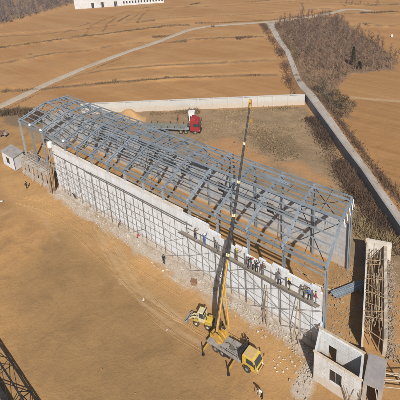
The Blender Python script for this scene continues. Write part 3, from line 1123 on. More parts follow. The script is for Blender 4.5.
# ------------------------------------------------------------------ people
def make_person(name, label, loc, rz, pose, jacket, trousers, hat=None, group=None):
    """one continuous skinned body; pose gives arm and leg angles"""
    J, R, E_, tags = [], [], [], []

    def add(pv, r, par, tg):
        J.append(V(pv))
        R.append(r)
        if par is not None:
            E_.append((par, len(J) - 1))
            tags.append(tg)
        return len(J) - 1

    lean = pose.get('lean', 0.0)            # forward lean of the torso (towards +y)
    sq = pose.get('squat', 0.0)
    hip = V((0, -0.1 * sq, 0.93 - 0.42 * sq))
    pel = add(hip, (0.15, 0.11), None, 'trousers')
    cl, sl = math.cos(lean), math.sin(lean)
    tdir = V((0, sl, cl))
    fwd = V((0, cl, -sl))
    waist = add(hip + tdir * 0.15, (0.135, 0.10), pel, 'jacket')
    chest = add(hip + tdir * 0.36, (0.17, 0.115), waist, 'jacket')
    shb = add(hip + tdir * 0.47, (0.12, 0.095), chest, 'jacket')
    neck = add(hip + tdir * 0.545, (0.055, 0.055), shb, 'skin')
    nod = pose.get('nod', 0.0)
    hd = V((0, math.sin(lean * 0.5 + nod), math.cos(lean * 0.5 + nod)))
    h0 = add(hip + tdir * 0.57 + hd * 0.05, (0.075, 0.085), neck, 'skin')
    h1 = add(hip + tdir * 0.57 + hd * 0.14, (0.083, 0.10), h0, 'skin')
    add(hip + tdir * 0.57 + hd * 0.225, (0.06, 0.07), h1, 'hair')
    headc = hip + tdir * 0.57 + hd * 0.12
    hf = V((0, hd.z, -hd.y))
    hands = []
    for s, key in ((-1, 'armL'), (1, 'armR')):
        a, e = pose.get(key, (0.1, 0.2))     # raise angle from hanging (forward), elbow bend
        sh = add(hip + tdir * 0.455 + V((0.185 * s, 0, 0)), (0.062, 0.062), shb, 'jacket')
        d0 = (tdir * -math.cos(a) + fwd * math.sin(a) + V((0.14 * s, 0, 0))).normalized()
        el = add(J[sh] + d0 * 0.29, (0.048, 0.048), sh, 'jacket')
        d1 = (tdir * -math.cos(a + e) + fwd * math.sin(a + e) + V((-0.05 * s, 0, 0))).normalized()
        wr = add(J[el] + d1 * 0.25, (0.034, 0.034), el, 'jacket')
        pm = add(J[wr] + d1 * 0.075, (0.036, 0.03), wr, 'skin')
        hands.append((J[pm], d1, s))
    for s, key in ((-1, 'legL'), (1, 'legR')):
        a = pose.get(key, 0.0)
        hj = add(hip + V((0.095 * s, 0, -0.06)), (0.092, 0.098), pel, 'trousers')
        k = add(V((0.11 * s, hip.y * 0.2 + math.sin(a) * 0.42 + 0.30 * sq, 0.49 - 0.10 * sq)), (0.062, 0.065), hj, 'trousers')
        an = add(V((0.11 * s, math.sin(a) * 0.55, 0.09)), (0.047, 0.05), k, 'trousers')
        add(V((0.12 * s, math.sin(a) * 0.55 + 0.15, 0.035)), (0.043, 0.036), an, 'shoe')
    me_ = bpy.data.meshes.new('sk')
    me_.from_pydata([tuple(v) for v in J], E_, [])
    ob = bpy.data.objects.new('sk', me_)
    COL.objects.link(ob)
    md = ob.modifiers.new('skin', 'SKIN')
    md.use_smooth_shade = True
    for i, r in enumerate(R):
        sv = me_.skin_vertices[0].data[i]
        sv.radius = r
        sv.use_root = (i == 0)
    md2 = ob.modifiers.new('sub', 'SUBSURF')
    md2.levels = md2.render_levels = 1
    dg = bpy.context.evaluated_depsgraph_get()
    fm = bpy.data.meshes.new_from_object(ob.evaluated_get(dg))
    bpy.data.objects.remove(ob)
    bpy.data.meshes.remove(me_)
    fm.name = name
    fm.materials.clear()
    slots = ['skin', 'jacket', 'trousers', 'hair', 'shoe']
    for mt in (M['skin'], M[jacket], M[trousers], M['hair'], M['black']):
        fm.materials.append(mt)
    for pg in fm.polygons:
        c = pg.center
        best, bt = 1e9, 'skin'
        for (a, e), tg in zip(E_, tags):
            p0, p1 = J[a], J[e]
            dv = p1 - p0
            u = max(0, min(1, (c - p0).dot(dv) / max(dv.length_squared, 1e-9)))
            dd = (c - p0 - dv * u).length
            if dd < best - 1e-4:
                best, bt = dd, tg
        pg.material_index = slots.index(bt)
        if bt == 'skin' and (c - headc).length < 0.16 and (c - headc).dot(hf) < -0.02 and (c - headc).dot(hd) > -0.04:
            pg.material_index = 3
    # fingers, thumb, nose, ears, eyes, mouth joined to the same mesh
    bm = bmesh.new()
    bm.from_mesh(fm)

    def spike(p0, p1, r, mi):
        q = MB()
        q.cyl(p0, p1, r, r * 0.7, 5)
        vs = [bm.verts.new(v) for v in q.v]
        for f in q.f:
            try:
                fc = bm.faces.new([vs[i] for i in f])
                fc.material_index = mi
            except ValueError:
                pass
    for c, d1, s in hands:
        sd = V((1, 0, 0)) if abs(d1.x) < 0.9 else V((0, 1, 0))
        acr = d1.cross(sd).normalized()
        curl = sd * (-0.3 * s)
        for k, ln in enumerate((0.07, 0.08, 0.075, 0.058)):
            b0 = c + d1 * 0.02 + acr * (-0.027 + 0.018 * k)
            mid = b0 + (d1 + curl * 0.4).normalized() * ln * 0.55
            spike(b0, mid, 0.0095, 0)
            spike(mid, mid + (d1 + curl * 1.4).normalized() * ln * 0.5, 0.0085, 0)
        spike(c - d1 * 0.02 - acr * 0.03, c + d1 * 0.035 - acr * 0.065, 0.011, 0)
    spike(headc + hf * 0.09 + hd * 0.015, headc + hf * 0.125 - hd * 0.01, 0.016, 0)
    for s in (-1, 1):
        spike(headc + V((0.075 * s, 0, 0)), headc + V((0.10 * s, 0, 0)) - hf * 0.01, 0.025, 0)
        spike(headc + V((0.033 * s, 0, 0)) + hf * 0.085 + hd * 0.03, headc + V((0.033 * s, 0, 0)) + hf * 0.103 + hd * 0.03, 0.011, 3)
    spike(headc + V((-0.025, 0, 0)) + hf * 0.098 - hd * 0.05, headc + V((0.025, 0, 0)) + hf * 0.098 - hd * 0.05, 0.007, 4)
    bm.to_mesh(fm)
    bm.free()
    o = bpy.data.objects.new(name, fm)
    COL.objects.link(o)
    o.location = loc
    o.rotation_euler = (0, 0, rz)
    tag(o, label, 'person', group)
    if hat:
        q = MB()
        prof = [(0.108, 0.0), (0.106, 0.05), (0.085, 0.10), (0.045, 0.128), (0.0, 0.135)]
        ctr = headc + hd * 0.035
        side = V((1, 0, 0))
        n = 12
        rings = []
        for r, z in [(0.135, -0.004)] + prof[:-1]:
            rings.append([ctr + hd * z + (side * math.cos(2 * math.pi * k / n) + hf * (math.sin(2 * math.pi * k / n) * 1.15)) * r for k in range(n)])
        for a, c in zip(rings[:-1], rings[1:]):
            for k in range(n):
                q.face([a[k], a[(k + 1) % n], c[(k + 1) % n], c[k]])
        q.face(rings[-1])
        q.build('hard_hat', M[hat], o, smooth=True)
    return o


UP = {'armL': (1.1, 0.7), 'armR': (1.75, 0.35), 'lean': 0.12, 'legL': 0.2, 'legR': -0.15, 'nod': -0.2}
WORK = {'armL': (0.9, 0.8), 'armR': (1.3, 0.5), 'lean': 0.15}
BEND = {'lean': 0.75, 'armL': (0.7, 0.3), 'armR': (0.9, 0.4), 'nod': 0.2}
STAND = {'armL': (0.1, 0.3), 'armR': (0.2, 0.4), 'legL': 0.1, 'legR': -0.1}
WALK = {'armL': (0.4, 0.3), 'armR': (-0.3, 0.3), 'legL': -0.3, 'legR': 0.35}
SQUAT = {'squat': 0.9, 'lean': 0.45, 'armL': (0.9, 0.4), 'armR': (1.1, 0.3)}
WG = 'workers on the scaffold platform'
PZ = 6.85
wk = [(49.0, WORK, 'cloth_brown', 'cloth_navy', None, 'worker in brown jacket at the far left end of the scaffold platform'),
      (50.7, UP, 'cloth_blue', 'cloth_blue', 'hat_white', 'worker in bright blue overalls reaching up the white wall'),
      (53.0, BEND, 'cloth_grey', 'cloth_grey', None, 'worker in plain grey bending on the platform left of the crane boom'),
      (55.7, WORK, 'cloth_olive', 'cloth_brown', 'hat_yellow', 'worker with yellow hard hat and olive jacket just right of the crane boom'),
      (57.6, UP, 'cloth_black', 'cloth_navy', None, 'worker in black reaching up right of the boom, beside a white jacket'),
      (58.15, STAND, 'cloth_white', 'cloth_black', 'hat_red', 'worker in white jacket and red hard hat amid darker workers'),
      (58.75, WORK, 'cloth_navy', 'cloth_black', None, 'worker in navy jacket beside the white jacketed worker'),
      (59.6, BEND, 'cloth_brown', 'cloth_grey', 'hat_white', 'worker in brown bending beneath a white hard hat'),
      (61.9, UP, 'cloth_grey', 'cloth_navy', None, 'worker in grey jacket reaching up over the wall top'),
      (63.2, STAND, 'cloth_black', 'cloth_olive', 'hat_yellow', 'worker in black jacket, olive trousers and yellow hard hat standing upright'),
      (64.9, WORK, 'cloth_olive', 'cloth_black', None, 'bareheaded worker in olive jacket near the right end of the platform'),
      (65.6, UP, 'cloth_blue', 'cloth_black', None, 'worker in blue jacket and black trousers near the right end column'),
      (66.3, STAND, 'cloth_red', 'cloth_grey', None, 'worker in dark red jacket last at the right end of the platform')]
for x, ps, j, tr, h, lb in wk:
    make_person('person', lb, (x, -0.8 + rnd.uniform(-.1, .12), PZ), rnd.choice((0, 0.3, -0.4, 0.7, -0.8, 1.2)) + rnd.uniform(-0.2, 0.2), ps, j, tr, h, WG)
for (xx, yy), ps, j, tr, h, rz, lb in (
        ((27, 189), WALK, 'cloth_black', 'cloth_black', None, 1.9, 'person in black walking on bare soil before the brick arcade'),
        ((164, 264), STAND, 'cloth_black', 'cloth_navy', None, 0.4, 'person in black standing at the foot of the white wall'),
        ((138, 240), SQUAT, 'cloth_red', 'cloth_navy', None, 0.2, 'person in red squatting against the wall foot'),
        ((119, 229), SQUAT, 'cloth_brown', 'cloth_brown', None, -0.3, 'person in brown squatting by the wall base'),
        ((262, 398), BEND, 'cloth_white', 'cloth_black', None, 2.6, 'person in white top bending over soil in front of the crane cab'),
        ((249, 341), WORK, 'cloth_black', 'cloth_black', None, 1.2, 'person in black working behind the yellow crane cab')):
    q = at(xx, yy, 0)
    if lb.startswith('person in black working'):
        q = V((60.4, -5.2, 0))
    make_person('person', lb, q, rz, ps, j, tr, h)
for xx, yy, zz, lb in ((35.6, 9.4, 0, 'worker in grey'), ):
    pass


# ------------------------------------------------------------------ wheels
def wheel(parent, loc, r=0.5, w=0.32, rim='deck', ax='y', side=1, name='wheel'):
    mb = MB()
    n = 24
    prof = [(0.52 * r, -w / 2), (0.9 * r, -w / 2), (r, -w * 0.36), (r, w * 0.36), (0.9 * r, w / 2), (0.52 * r, w / 2)]
    for k in range(n):
        a0, a1 = 2 * math.pi * k / n, 2 * math.pi * (k + 1) / n
        for (r0, y0), (r1, y1) in zip(prof, prof[1:] + prof[:1]):
            P_ = lambda rr, y, a: (rr * math.cos(a), y, rr * math.sin(a))
            mb.face([P_(r0, y0, a0), P_(r1, y1, a0), P_(r1, y1, a1), P_(r0, y0, a1)])
        if k % 2 == 0:   # tread lugs
            a = (a0 + a1) / 2
            c = V((math.cos(a) * r * 1.0, 0, math.sin(a) * r * 1.0))
            mb.beam(c + V((0, -w * 0.34, 0)), c + V((0, w * 0.34, 0)), 0.10 * r, 0.06 * r, c)
    o = mb.build(name, M['rubber'], parent)
    o.location = loc
    mb = MB()
    mb.cyl((0, -w * 0.30, 0), (0, w * 0.30, 0), 0.515 * r, n=20)
    for s in (-1, 1):
        mb.cyl((0, s * w * 0.31, 0), (0, s * w * 0.46, 0), 0.2 * r, 0.16 * r, n=12)
    for k in range(8):
        a = 2 * math.pi * k / 8
        for s in (-1, 1):
            mb.cyl((0.36 * r * math.cos(a), s * w * 0.305, 0.36 * r * math.sin(a)), (0.36 * r * math.cos(a), s * w * 0.36, 0.36 * r * math.sin(a)), 0.05 * r, n=6)
    mb.build('rim', M[rim], o)
    return o


# ------------------------------------------------------------------ truck crane
CR = thing('truck_crane', 'yellow truck crane with its long boom raised over the shed roof', 'crane', (57.6, -6.9, 0), math.radians(3))
CR.scale = (0.89, 0.89, 0.89)
# local x runs tail (-1.2) -> cab front (5.9)
mb = MB()
for s in (-0.42, 0.42):
    mb.beam((-1.3, s, 0.82), (5.4, s, 0.82), 0.14, 0.26)
for x in (-1.2, 0.6, 2.2, 3.9, 5.2):
    mb.beam((x, -0.36, 0.82), (x, 0.36, 0.82), 0.12, 0.18)
for x in (0.0, 2.4, 4.7):
    mb.cyl((x, -0.8, 0.5), (x, 0.8, 0.5), 0.09, n=8)
mb.build('chassis', M['black'], CR)
mb = MB()
mb.box(-1.35, 3.75, -1.08, 1.08, 0.99, 1.16)
mb.box(1.5, 3.6, -1.05, -0.62, 1.165, 1.40, top=(.05, .05, .02, .02))
mb.box(1.6, 3.5, 0.62, 1.05, 1.165, 1.36, top=(.05, .05, .02, .02))
mb.build('deck', M['deck'], CR, bevel=0.02)
mb = MB()
mb.box(1.2, 2.2, -1.06, -0.66, 0.42, 0.95)
mb.build('fuel_tank', M['steel_dark'], CR, bevel=0.05)
for x in (0.0, 1.05, 4.7):
    for s in (-1, 1):
        wheel(CR, (x if x else -0.05, 0.86 * s, 0.5), 0.5, 0.34, 'deck')
# cab
mb = MB()
prof = [(3.95, 0.62), (5.95, 0.55), (6.02, 1.25), (5.92, 1.48), (5.62, 2.42), (5.42, 2.52), (4.1, 2.52), (3.95, 2.42)]
mb.prism(prof, -1.0, 1.0)
cab = mb.build('cab', M['yellow_bright'], CR, bevel=0.07)
cab.scale = (1.0, 0.84, 0.93)
mb = MB()
mb.box(4.02, 5.42, -0.92, 0.92, 2.522, 2.60, top=(.06, .1, .06, .06))
mb.build('roof_panel', M['cab_roof'], cab, bevel=0.02)
mb = MB()
mb.hexa([(5.935, -0.86, 1.50), (5.935, 0.86, 1.50), (5.915, 0.86, 1.50), (5.915, -0.86, 1.50), (5.665, -0.80, 2.36), (5.665, 0.80, 2.36), (5.645, 0.80, 2.36), (5.645, -0.80, 2.36)])
mb.build('windscreen', M['glass'], cab)
for s in (-1, 1):
    mb = MB()
    y = 1.006 * s
    pr = [(4.55, 1.48), (5.72, 1.48), (5.48, 2.30), (4.55, 2.30)]
    mb.prism(pr, min(y, y - 0.012 * s), max(y, y - 0.012 * s))
    mb.build('side_window', M['glass'], cab)
    mb = MB()
    mb.cyl((5.7, 1.02 * s, 2.2), (5.95, 1.28 * s, 2.2), 0.018, n=6)
    mb.box(5.92, 5.97, 1.28 * s - 0.1, 1.28 * s + 0.1, 1.75, 2.22)
    mb.build('mirror', M['black'], cab)
    mb = MB()
    mb.cyl((6.0, 0.72 * s, 0.98), (6.045, 0.72 * s, 0.98), 0.13, n=14)
    mb.build('headlight', M['hat_white'], cab)
    mb = MB()
    mb.box(4.2, 5.15, 0.98 * s - 0.1, 0.98 * s + 0.1, 0.86, 1.0)
    mb.build('wheel_arch', M['black'], cab, bevel=0.03)
mb = MB()
mb.box(5.985, 6.12, -1.02, 1.02, 0.42, 0.74)
mb.build('bumper', M['cab_roof'], cab, bevel=0.03)
mb = MB()
mb.box(6.005, 6.035, -0.55, 0.55, 0.86, 1.14)
mb.build('grille', M['black'], cab)
# engine / hose cluster behind the cab
mb = MB()
mb.box(3.42, 3.85, -0.85, 0.85, 1.165, 2.2, top=(.05, .05, .1, .1))
for i in range(9):
    a = V((3.65, rnd.uniform(-.8, .9), 2.15))
    mb.cyl(a, a + V((rnd.uniform(-.2, .2), rnd.uniform(-.25, .35), rnd.uniform(0.1, 0.55))), 0.07, 0.05, 7)
mb.cyl((3.6, 0.95, 1.2), (3.6, 0.95, 2.75), 0.07, n=8)
mb.build('engine_housing', M['black'], CR, bevel=0.02)
# turret
mb = MB()
mb.cyl((0, 0, 1.163), (0, 0, 1.45), 0.75, n=24)
mb.prism([(-1.0, 1.46), (0.9, 1.46), (0.9, 1.75), (0.2, 2.35), (-0.6, 2.45), (-1.0, 2.1)], 0.25, 0.55)
mb.prism([(-1.0, 1.46), (0.9, 1.46), (0.9, 1.75), (0.2, 2.35), (-0.6, 2.45), (-1.0, 2.1)], -0.55, -0.25)
mb.box(-1.35, -0.95, -0.7, 0.7, 1.5, 2.1)
turret = mb.build('turret', M['boom_yellow'], CR, bevel=0.03)
turret.scale = (0.85, 0.8, 0.92)
turret.location = (0, 0, 0.09)
mb = MB()
mb.cyl((-0.75, -0.24, 1.95), (-0.75, 0.24, 1.95), 0.28, n=18)
mb.build('winch_drum', M['black'], turret)
mb = MB()
mb.box(-0.2, 0.95, 0.62, 1.25, 1.5, 2.75, top=(0.1, 0.3, 0.05, 0.05))
oc = mb.build('operator_cab', M['boom_yellow'], turret, bevel=0.05)
mb = MB()
mb.box(-0.05, 0.75, 1.19, 1.235, 1.95, 2.6, top=(0.03, 0.22, 0, 0))
mb.box(0.02, 0.55, 0.7, 1.15, 2.752, 2.765)
mb.build('cab_glass', M['glass'], oc)
# control column & hoses
mb = MB()
for i in range(7):
    q = V((rnd.uniform(-1.2, -0.2), rnd.uniform(-.9, .9), 1.7))
    mb.cyl(q, q + V((rnd.uniform(-.5, .5), rnd.uniform(-.4, .4), rnd.uniform(0.3, 0.9))), 0.06, 0.045, 7)
    mb.build('hydraulic_hose', M['black'], turret)
    mb = MB()
# outriggers
k = 0
for x, s, ext in ((-1.15, -1, 1.2), (-1.15, 1, 1.2), (3.0, -1, 1.5), (3.0, 1, 1.0)):
    mb = MB()
    mb.beam((x, 0.3 * s, 0.9), (x + 0.05, (1.0 + ext) * s, 0.72), 0.17, 0.19)
    og = mb.build('outrigger', M['boom_yellow'], CR, bevel=0.02)
    mb = MB()
    mb.cyl((x + 0.05, (1.0 + ext) * s, 1.55), (x + 0.05, (1.0 + ext) * s, 0.12), 0.08, n=10)
    mb.cyl((x + 0.05, (1.0 + ext) * s, 0.0), (x + 0.05, (1.0 + ext) * s, 0.12), 0.2, n=14)
    mb.build('jack_leg', M['black'], og)

# boom in world space, parented with the inverse
inv = (Matrix.Translation(V((57.6, -6.9, 0))) @ Matrix.Rotation(math.radians(3), 4, 'Z') @ Matrix.Scale(0.89, 4)).inverted()
B0 = V((57.3, -6.95, 2.1))
TIP = B0 + (V((51.55, 9.35, 24.75)) - B0) * 0.945
bd = (TIP - B0)
BL = bd.length


def lp(v):
    return inv @ V(v)


def bpt(f):
    return B0 + bd * f


boom = None
# telescoped sections: fractions with width / colour
secs = [(0.0, 0.31, 0.28, 0.42, 'boom_yellow'), (0.29, 0.48, 0.38, 0.44, 'black'), (0.46, 0.63, 0.32, 0.38, 'black'), (0.61, 0.80, 0.27, 0.32, 'black'), (0.79, 0.985, 0.21, 0.25, 'black')]
for i, (f0, f1, w_, h_, mt) in enumerate(secs):
    mb = MB()
    mb.beam(lp(bpt(f0)), lp(bpt(f1)), w_, h_)
    o = mb.build('boom_section', M[mt], CR, bevel=0.04)
    if i:
        mb = MB()
        mb.beam(lp(bpt(f0 + 0.013)), lp(bpt(f0 + 0.026)), w_ + 0.12, h_ + 0.12)
        mb.build('boom_collar', M['cream'], o, bevel=0.02)
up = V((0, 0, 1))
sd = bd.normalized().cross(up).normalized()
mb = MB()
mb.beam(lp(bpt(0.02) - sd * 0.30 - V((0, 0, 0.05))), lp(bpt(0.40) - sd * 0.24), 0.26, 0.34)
mb.build('boom_shade_beam', M['black'], CR, bevel=0.02)  # dark beam added to imitate the shaded left face of the boom
mb = MB()
for s in (-1, 1):
    mb.beam(lp(bpt(0.98) + sd * 0.16 * s), lp(TIP + sd * 0.16 * s + bd.normalized() * 0.6), 0.06, 0.45)
mb.cyl(lp(TIP + bd.normalized() * 0.5 - sd * 0.17), lp(TIP + bd.normalized() * 0.5 + sd * 0.17), 0.32, n=18)
mb.build('boom_head', M['boom_yellow'], CR)
mb = MB()
mb.cyl(lp((57.9, -5.5, 1.7)), lp(bpt(0.2) - V((0, 0, 0.35))), 0.12, n=12)
mb.cyl(lp(bpt(0.2) - V((0, 0, 0.36))), lp(bpt(0.34) - V((0, 0, 0.42))), 0.08, n=12)
mb.build('lift_cylinder', M['boom_yellow'], CR)
# hoist rope and hook from the boom head down to the roof
hk = TIP + bd.normalized() * 0.55
mb = MB()
mb.cyl(lp(bpt(0.03) + V((0, 0, 0.55))), lp(hk + V((0, 0, 0.3))), 0.022, n=5)
mb.build('hoist_rope', M['black'], CR)
mb = MB()
hp = hk - V((0, 0, 2.6))
mb.cyl(lp(hk - V((0, 0, 0.25))), lp(hp), 0.03, n=5)
mb.box(*sum(([lp(hp)[k] - 0.16, lp(hp)[k] + 0.16] for k in range(2)), []), lp(hp).z - 0.5, lp(hp).z)
mb.cyl(lp(hp - V((0, 0, 0.5))), lp(hp - V((0, 0, 0.85))), 0.06, 0.03, n=8)
mb.build('hook_block', M['boom_yellow'], CR)
# deck clutter: rails, tool boxes, spare wheel, hoses
mb = MB()
for yy in (-1.02, 1.02):
    for xx in (0.95, 1.8, 2.65, 3.4):
        mb.cyl((xx, yy, 1.17), (xx, yy, 1.62), 0.02, n=6)
    mb.cyl((0.95, yy, 1.62), (3.4, yy, 1.62), 0.02, n=6)
mb.build('deck_rail', M['steel_dark'], CR)
mb = MB()
pr = None
for i in range(14):
    a = i / 13
    p_ = V((0.9 + 2.4 * a, 0.25 * math.sin(a * 9), 1.23 + 0.03 * math.sin(a * 23)))
    if pr:
        mb.cyl(pr, p_, 0.04, n=6)
    pr = p_
mb.build('hydraulic_hose', M['black'], CR)
mb = MB()
mb.box(1.7, 2.3, -0.35, 0.1, 1.163, 1.4)
mb.build('tool_box', M['dull_steel'], CR, bevel=0.02)
mb = MB()
for i in range(6):
    mb.box(6.121, 6.126, -0.95 + 0.33 * i, -0.79 + 0.33 * i, 0.45, 0.71)
mb.build('bumper_stripes', M['black'], cab)

# ------------------------------------------------------------------ yellow loader tractor
LD = thing('wheel_loader', 'small yellow loader with cream cab parked behind the crane tail', 'loader', (54.2, -5.7, 0), math.radians(196))
LD.scale = (0.77, 0.77, 0.82)
# local +x = front (bucket)
mb = MB()
mb.box(-1.55, 0.15, -0.55, 0.55, 0.75, 1.35, top=(.1, .05, .06, .06))
mb.build('engine_hood', M['yellow_bright'], LD, bevel=0.08)
mb = MB()
mb.box(-1.75, -1.56, -0.6, 0.6, 0.6, 1.3, top=(0.05, 0, .05, .05))
mb.build('counterweight', M['black'], LD, bevel=0.04)
mb = MB()
mb.box(-0.1, 1.6, -0.35, 0.35, 0.45, 0.78)
mb.box(-1.4, 0.0, -0.4, 0.4, 0.42, 0.74)
mb.build('frame', M['yellow'], LD, bevel=0.03)
mb = MB()
for sx in (-0.28, 0.72):
    for s in (-1, 1):
        mb.beam((sx, 0.5 * s, 1.36), (sx * 0.9 + 0.03, 0.46 * s, 2.5), 0.09, 0.09)
mb.box(-0.34, 0.78, -0.56, 0.56, 0.8, 1.36)
cabl = mb.build('cab_frame', M['cream'], LD, bevel=0.02)
mb = MB()
mb.box(-0.42, 0.86, -0.64, 0.64, 2.5, 2.64, top=(.08, .08, .08, .08))
mb.build('cab_roof', M['cream'], cabl, bevel=0.04)
mb = MB()
mb.box(-0.36, -0.2, -0.66, 0.66, 2.53, 2.70)
mb.build('roof_rack', M['black'], cabl)
mb = MB()
mb.box(-0.25, 0.68, -0.45, 0.45, 1.38, 2.48)
mb.build('cab_glass', M['glass'], cabl)
for x in (-0.95, 1.05):
    for s in (-1, 1):
        wheel(LD, (x, 0.78 * s, 0.52), 0.52, 0.36, 'cream')
        mb = MB()
        mb.box(x - 0.5, x + 0.5, 0.78 * s - 0.2, 0.78 * s + 0.2, 1.08, 1.14, top=(.1, .1, 0, 0))
        mb.build('mudguard', M['yellow'], LD, bevel=0.02)
for s in (-1, 1):
    mb = MB()
    mb.beam((0.85, 0.3 * s, 1.3), (1.9, 0.3 * s, 1.05), 0.12, 0.24)
    mb.beam((1.9, 0.3 * s, 1.05), (2.55, 0.3 * s, 0.38), 0.12, 0.2)
    mb.cyl((0.9, 0.3 * s, 0.7), (1.8, 0.3 * s, 0.98), 0.06, n=8)
    mb.build('lift_arm', M['cream'], LD, bevel=0.02)
mb = MB()
prof = [(2.45, 0.75), (2.5, 0.12), (2.75, 0.02), (3.3, 0.04), (3.3, 0.08), (2.78, 0.10), (2.6, 0.2), (2.55, 0.75)]
mb.prism(prof, -0.95, 0.95)
for s in (-0.95, 0.9):
    mb.prism([(2.48, 0.75), (2.52, 0.1), (2.76, 0.05), (3.25, 0.07), (2.62, 0.72)], s, s + 0.05)
mb.build('bucket', M['deck'], LD)
mb = MB()
mb.cyl((-0.6, 0.35, 1.33), (-0.6, 0.35, 1.95), 0.05, n=8)
mb.build('exhaust', M['black'], LD)

# ------------------------------------------------------------------ red lorry with flat trailer
q0, q1 = V((8.6, 27.0, 0)), V((19.9, 33.3, 0))
dd = q1 - q0
TK = thing('flatbed_lorry', 'red lorry with long grey green flat trailer parked behind the shed', 'lorry', q0, math.atan2(dd.y, dd.x))
Lt = dd.length
mb = MB()
mb.box(0.0, Lt - 2.9, -1.25, 1.25, 1.22, 1.42)
bed = mb.build('trailer_bed', M['bed_green'], TK, bevel=0.02)
mb = MB()
for s in (-1.28, 1.22):
    mb.box(0.02, Lt - 2.92, s, s + 0.06, 1.12, 1.36)
mb.build('side_rail', M['steel'], bed)
mb = MB()
mb.box(Lt - 3.0, Lt - 2.9, -1.2, 1.2, 1.425, 2.1)
mb.build('headboard', M['steel'], bed)
mb = MB()
for s in (-0.5, 0.5):
    mb.beam((0.2, s, 1.05), (Lt - 1.0, s, 0.95), 0.16, 0.3)
mb.box(4.2, 4.7, -0.9, 0.9, 0.3, 1.1)
mb.build('trailer_frame', M['black'], TK)
for x in (0.9, 2.0, 3.1, Lt - 4.4, Lt - 3.2, Lt - 0.95):
    for s in (-1, 1):
        wheel(TK, (x, 1.02 * s, 0.5), 0.5, 0.4, 'deck')
mb = MB()
mb.prism([(Lt - 2.15, 0.75), (Lt + 0.05, 0.65), (Lt + 0.1, 1.6), (Lt - 0.12, 3.2), (Lt - 0.4, 3.45), (Lt - 2.0, 3.6), (Lt - 2.15, 3.3)], -1.2, 1.2)
tc = mb.build('cab', M['red'], TK, bevel=0.09)
mb = MB()
mb.hexa([(Lt + 0.105, -1.05, 1.75), (Lt + 0.105, 1.05, 1.75), (Lt + 0.08, 1.05, 1.75), (Lt + 0.08, -1.05, 1.75), (Lt - 0.09, -1.0, 2.95), (Lt - 0.09, 1.0, 2.95), (Lt - 0.12, 1.0, 2.95), (Lt - 0.12, -1.0, 2.95)])
mb.build('windscreen', M['glass'], tc)
mb = MB()
mb.box(Lt + 0.085, Lt + 0.11, -0.75, 0.75, 0.95, 1.5)
mb.build('grille', M['black'], tc)
for s in (-1, 1):
    mb = MB()
    mb.box(Lt + 0.06, Lt + 0.105, 0.98 * s - 0.16, 0.98 * s + 0.16, 0.85, 1.08)
    mb.build('headlight', M['cloth_white'], tc)
    mb = MB()
    mb.cyl((Lt - 0.2, 1.2 * s, 2.9), (Lt + 0.05, 1.5 * s, 2.9), 0.03, n=6)
    mb.box(Lt + 0.02, Lt + 0.08, 1.5 * s - 0.12, 1.5 * s + 0.12, 2.2, 2.92)
    mb.build('mirror', M['black'], tc)
mb = MB()
mb.cyl((Lt - 2.4, 0.9, 1.4), (Lt - 2.4, 0.9, 3.6), 0.1, n=10)
mb.build('exhaust_stack', M['steel_dark'], TK)
mb = MB()
mb.box(Lt - 2.0, Lt - 0.7, -1.1, 1.1, 3.5, 4.0, top=(0.1, 0.5, 0.1, 0.1))
mb.build('wind_deflector', M['red'], tc, bevel=0.05)
for i in range(6):
    for s in (-1.25, 1.25):
        mb = MB()
        mb.box(0.6 + i * 1.6, 0.72 + i * 1.6, s - 0.05, s + 0.05, 1.423, 1.95)
        mb.build('stake', M['steel_dark'], TK)
for s in (-1, 1):
    mb = MB()
    y = 1.206 * s
    mb.prism([(Lt - 1.3, 1.85), (Lt - 0.2, 1.85), (Lt - 0.35, 2.75), (Lt - 1.3, 2.75)], min(y, y - 0.01), max(y, y - 0.01) + 0.003)
    mb.build('side_window', M['glass'], tc)
mb = MB()
mb.box(Lt + 0.06, Lt + 0.22, -1.2, 1.2, 0.4, 0.8)
mb.build('bumper', M['black'], tc, bevel=0.03)
mb = MB()
mb.box(Lt - 3.4, Lt - 2.5, -1.1, -0.35, 1.0, 1.5)
mb.build('fuel_tank', M['steel_new'], TK, bevel=0.1)
# white cabinet beyond the trailer, dark post
q = at(187, 127.5)
cb = thing('site_cabinet', 'tall white cabinet standing behind the red lorry cab', 'cabinet', q + V((-0.6, 2.6, 0)), 0.6)
mb = MB()
mb.box(-0.7, 0.7, -0.6, 0.6, 0.15, 3.0)
mb.build('cabinet_body', M['white_paint'], cb, bevel=0.03)
mb = MB()
mb.box(-0.78, 0.78, -0.68, 0.68, 3.003, 3.12)
mb.build('cabinet_lid', M['white_paint'], cb, bevel=0.02)
mb = MB()
mb.box(-0.6, 0.6, -0.62, -0.605, 0.3, 2.8)
mb.build('cabinet_door', M['hat_white'], cb)
mb = MB()
for x in (-0.55, 0.55):
    for y in (-0.45, 0.45):
        mb = MB()
        mb.box(x - 0.06, x + 0.06, y - 0.06, y + 0.06, 0, 0.147)
        mb.build('foot', M['black'], cb)
q = at(175, 126.5)
mb = MB()
mb.cyl((0, 0, 0), (0, 0, 2.6), 0.16, 0.14, n=10)
mb.box(-0.25, 0.25, -0.2, 0.2, 1.5, 2.5, top=(.05, .05, .05, .05))
o = mb.build('fuel_post', M['brown_box'])
o.location = q + V((-0.5, 1.8, 0))
tag(o, 'dark upright post with box standing beyond the lorry trailer', 'post')

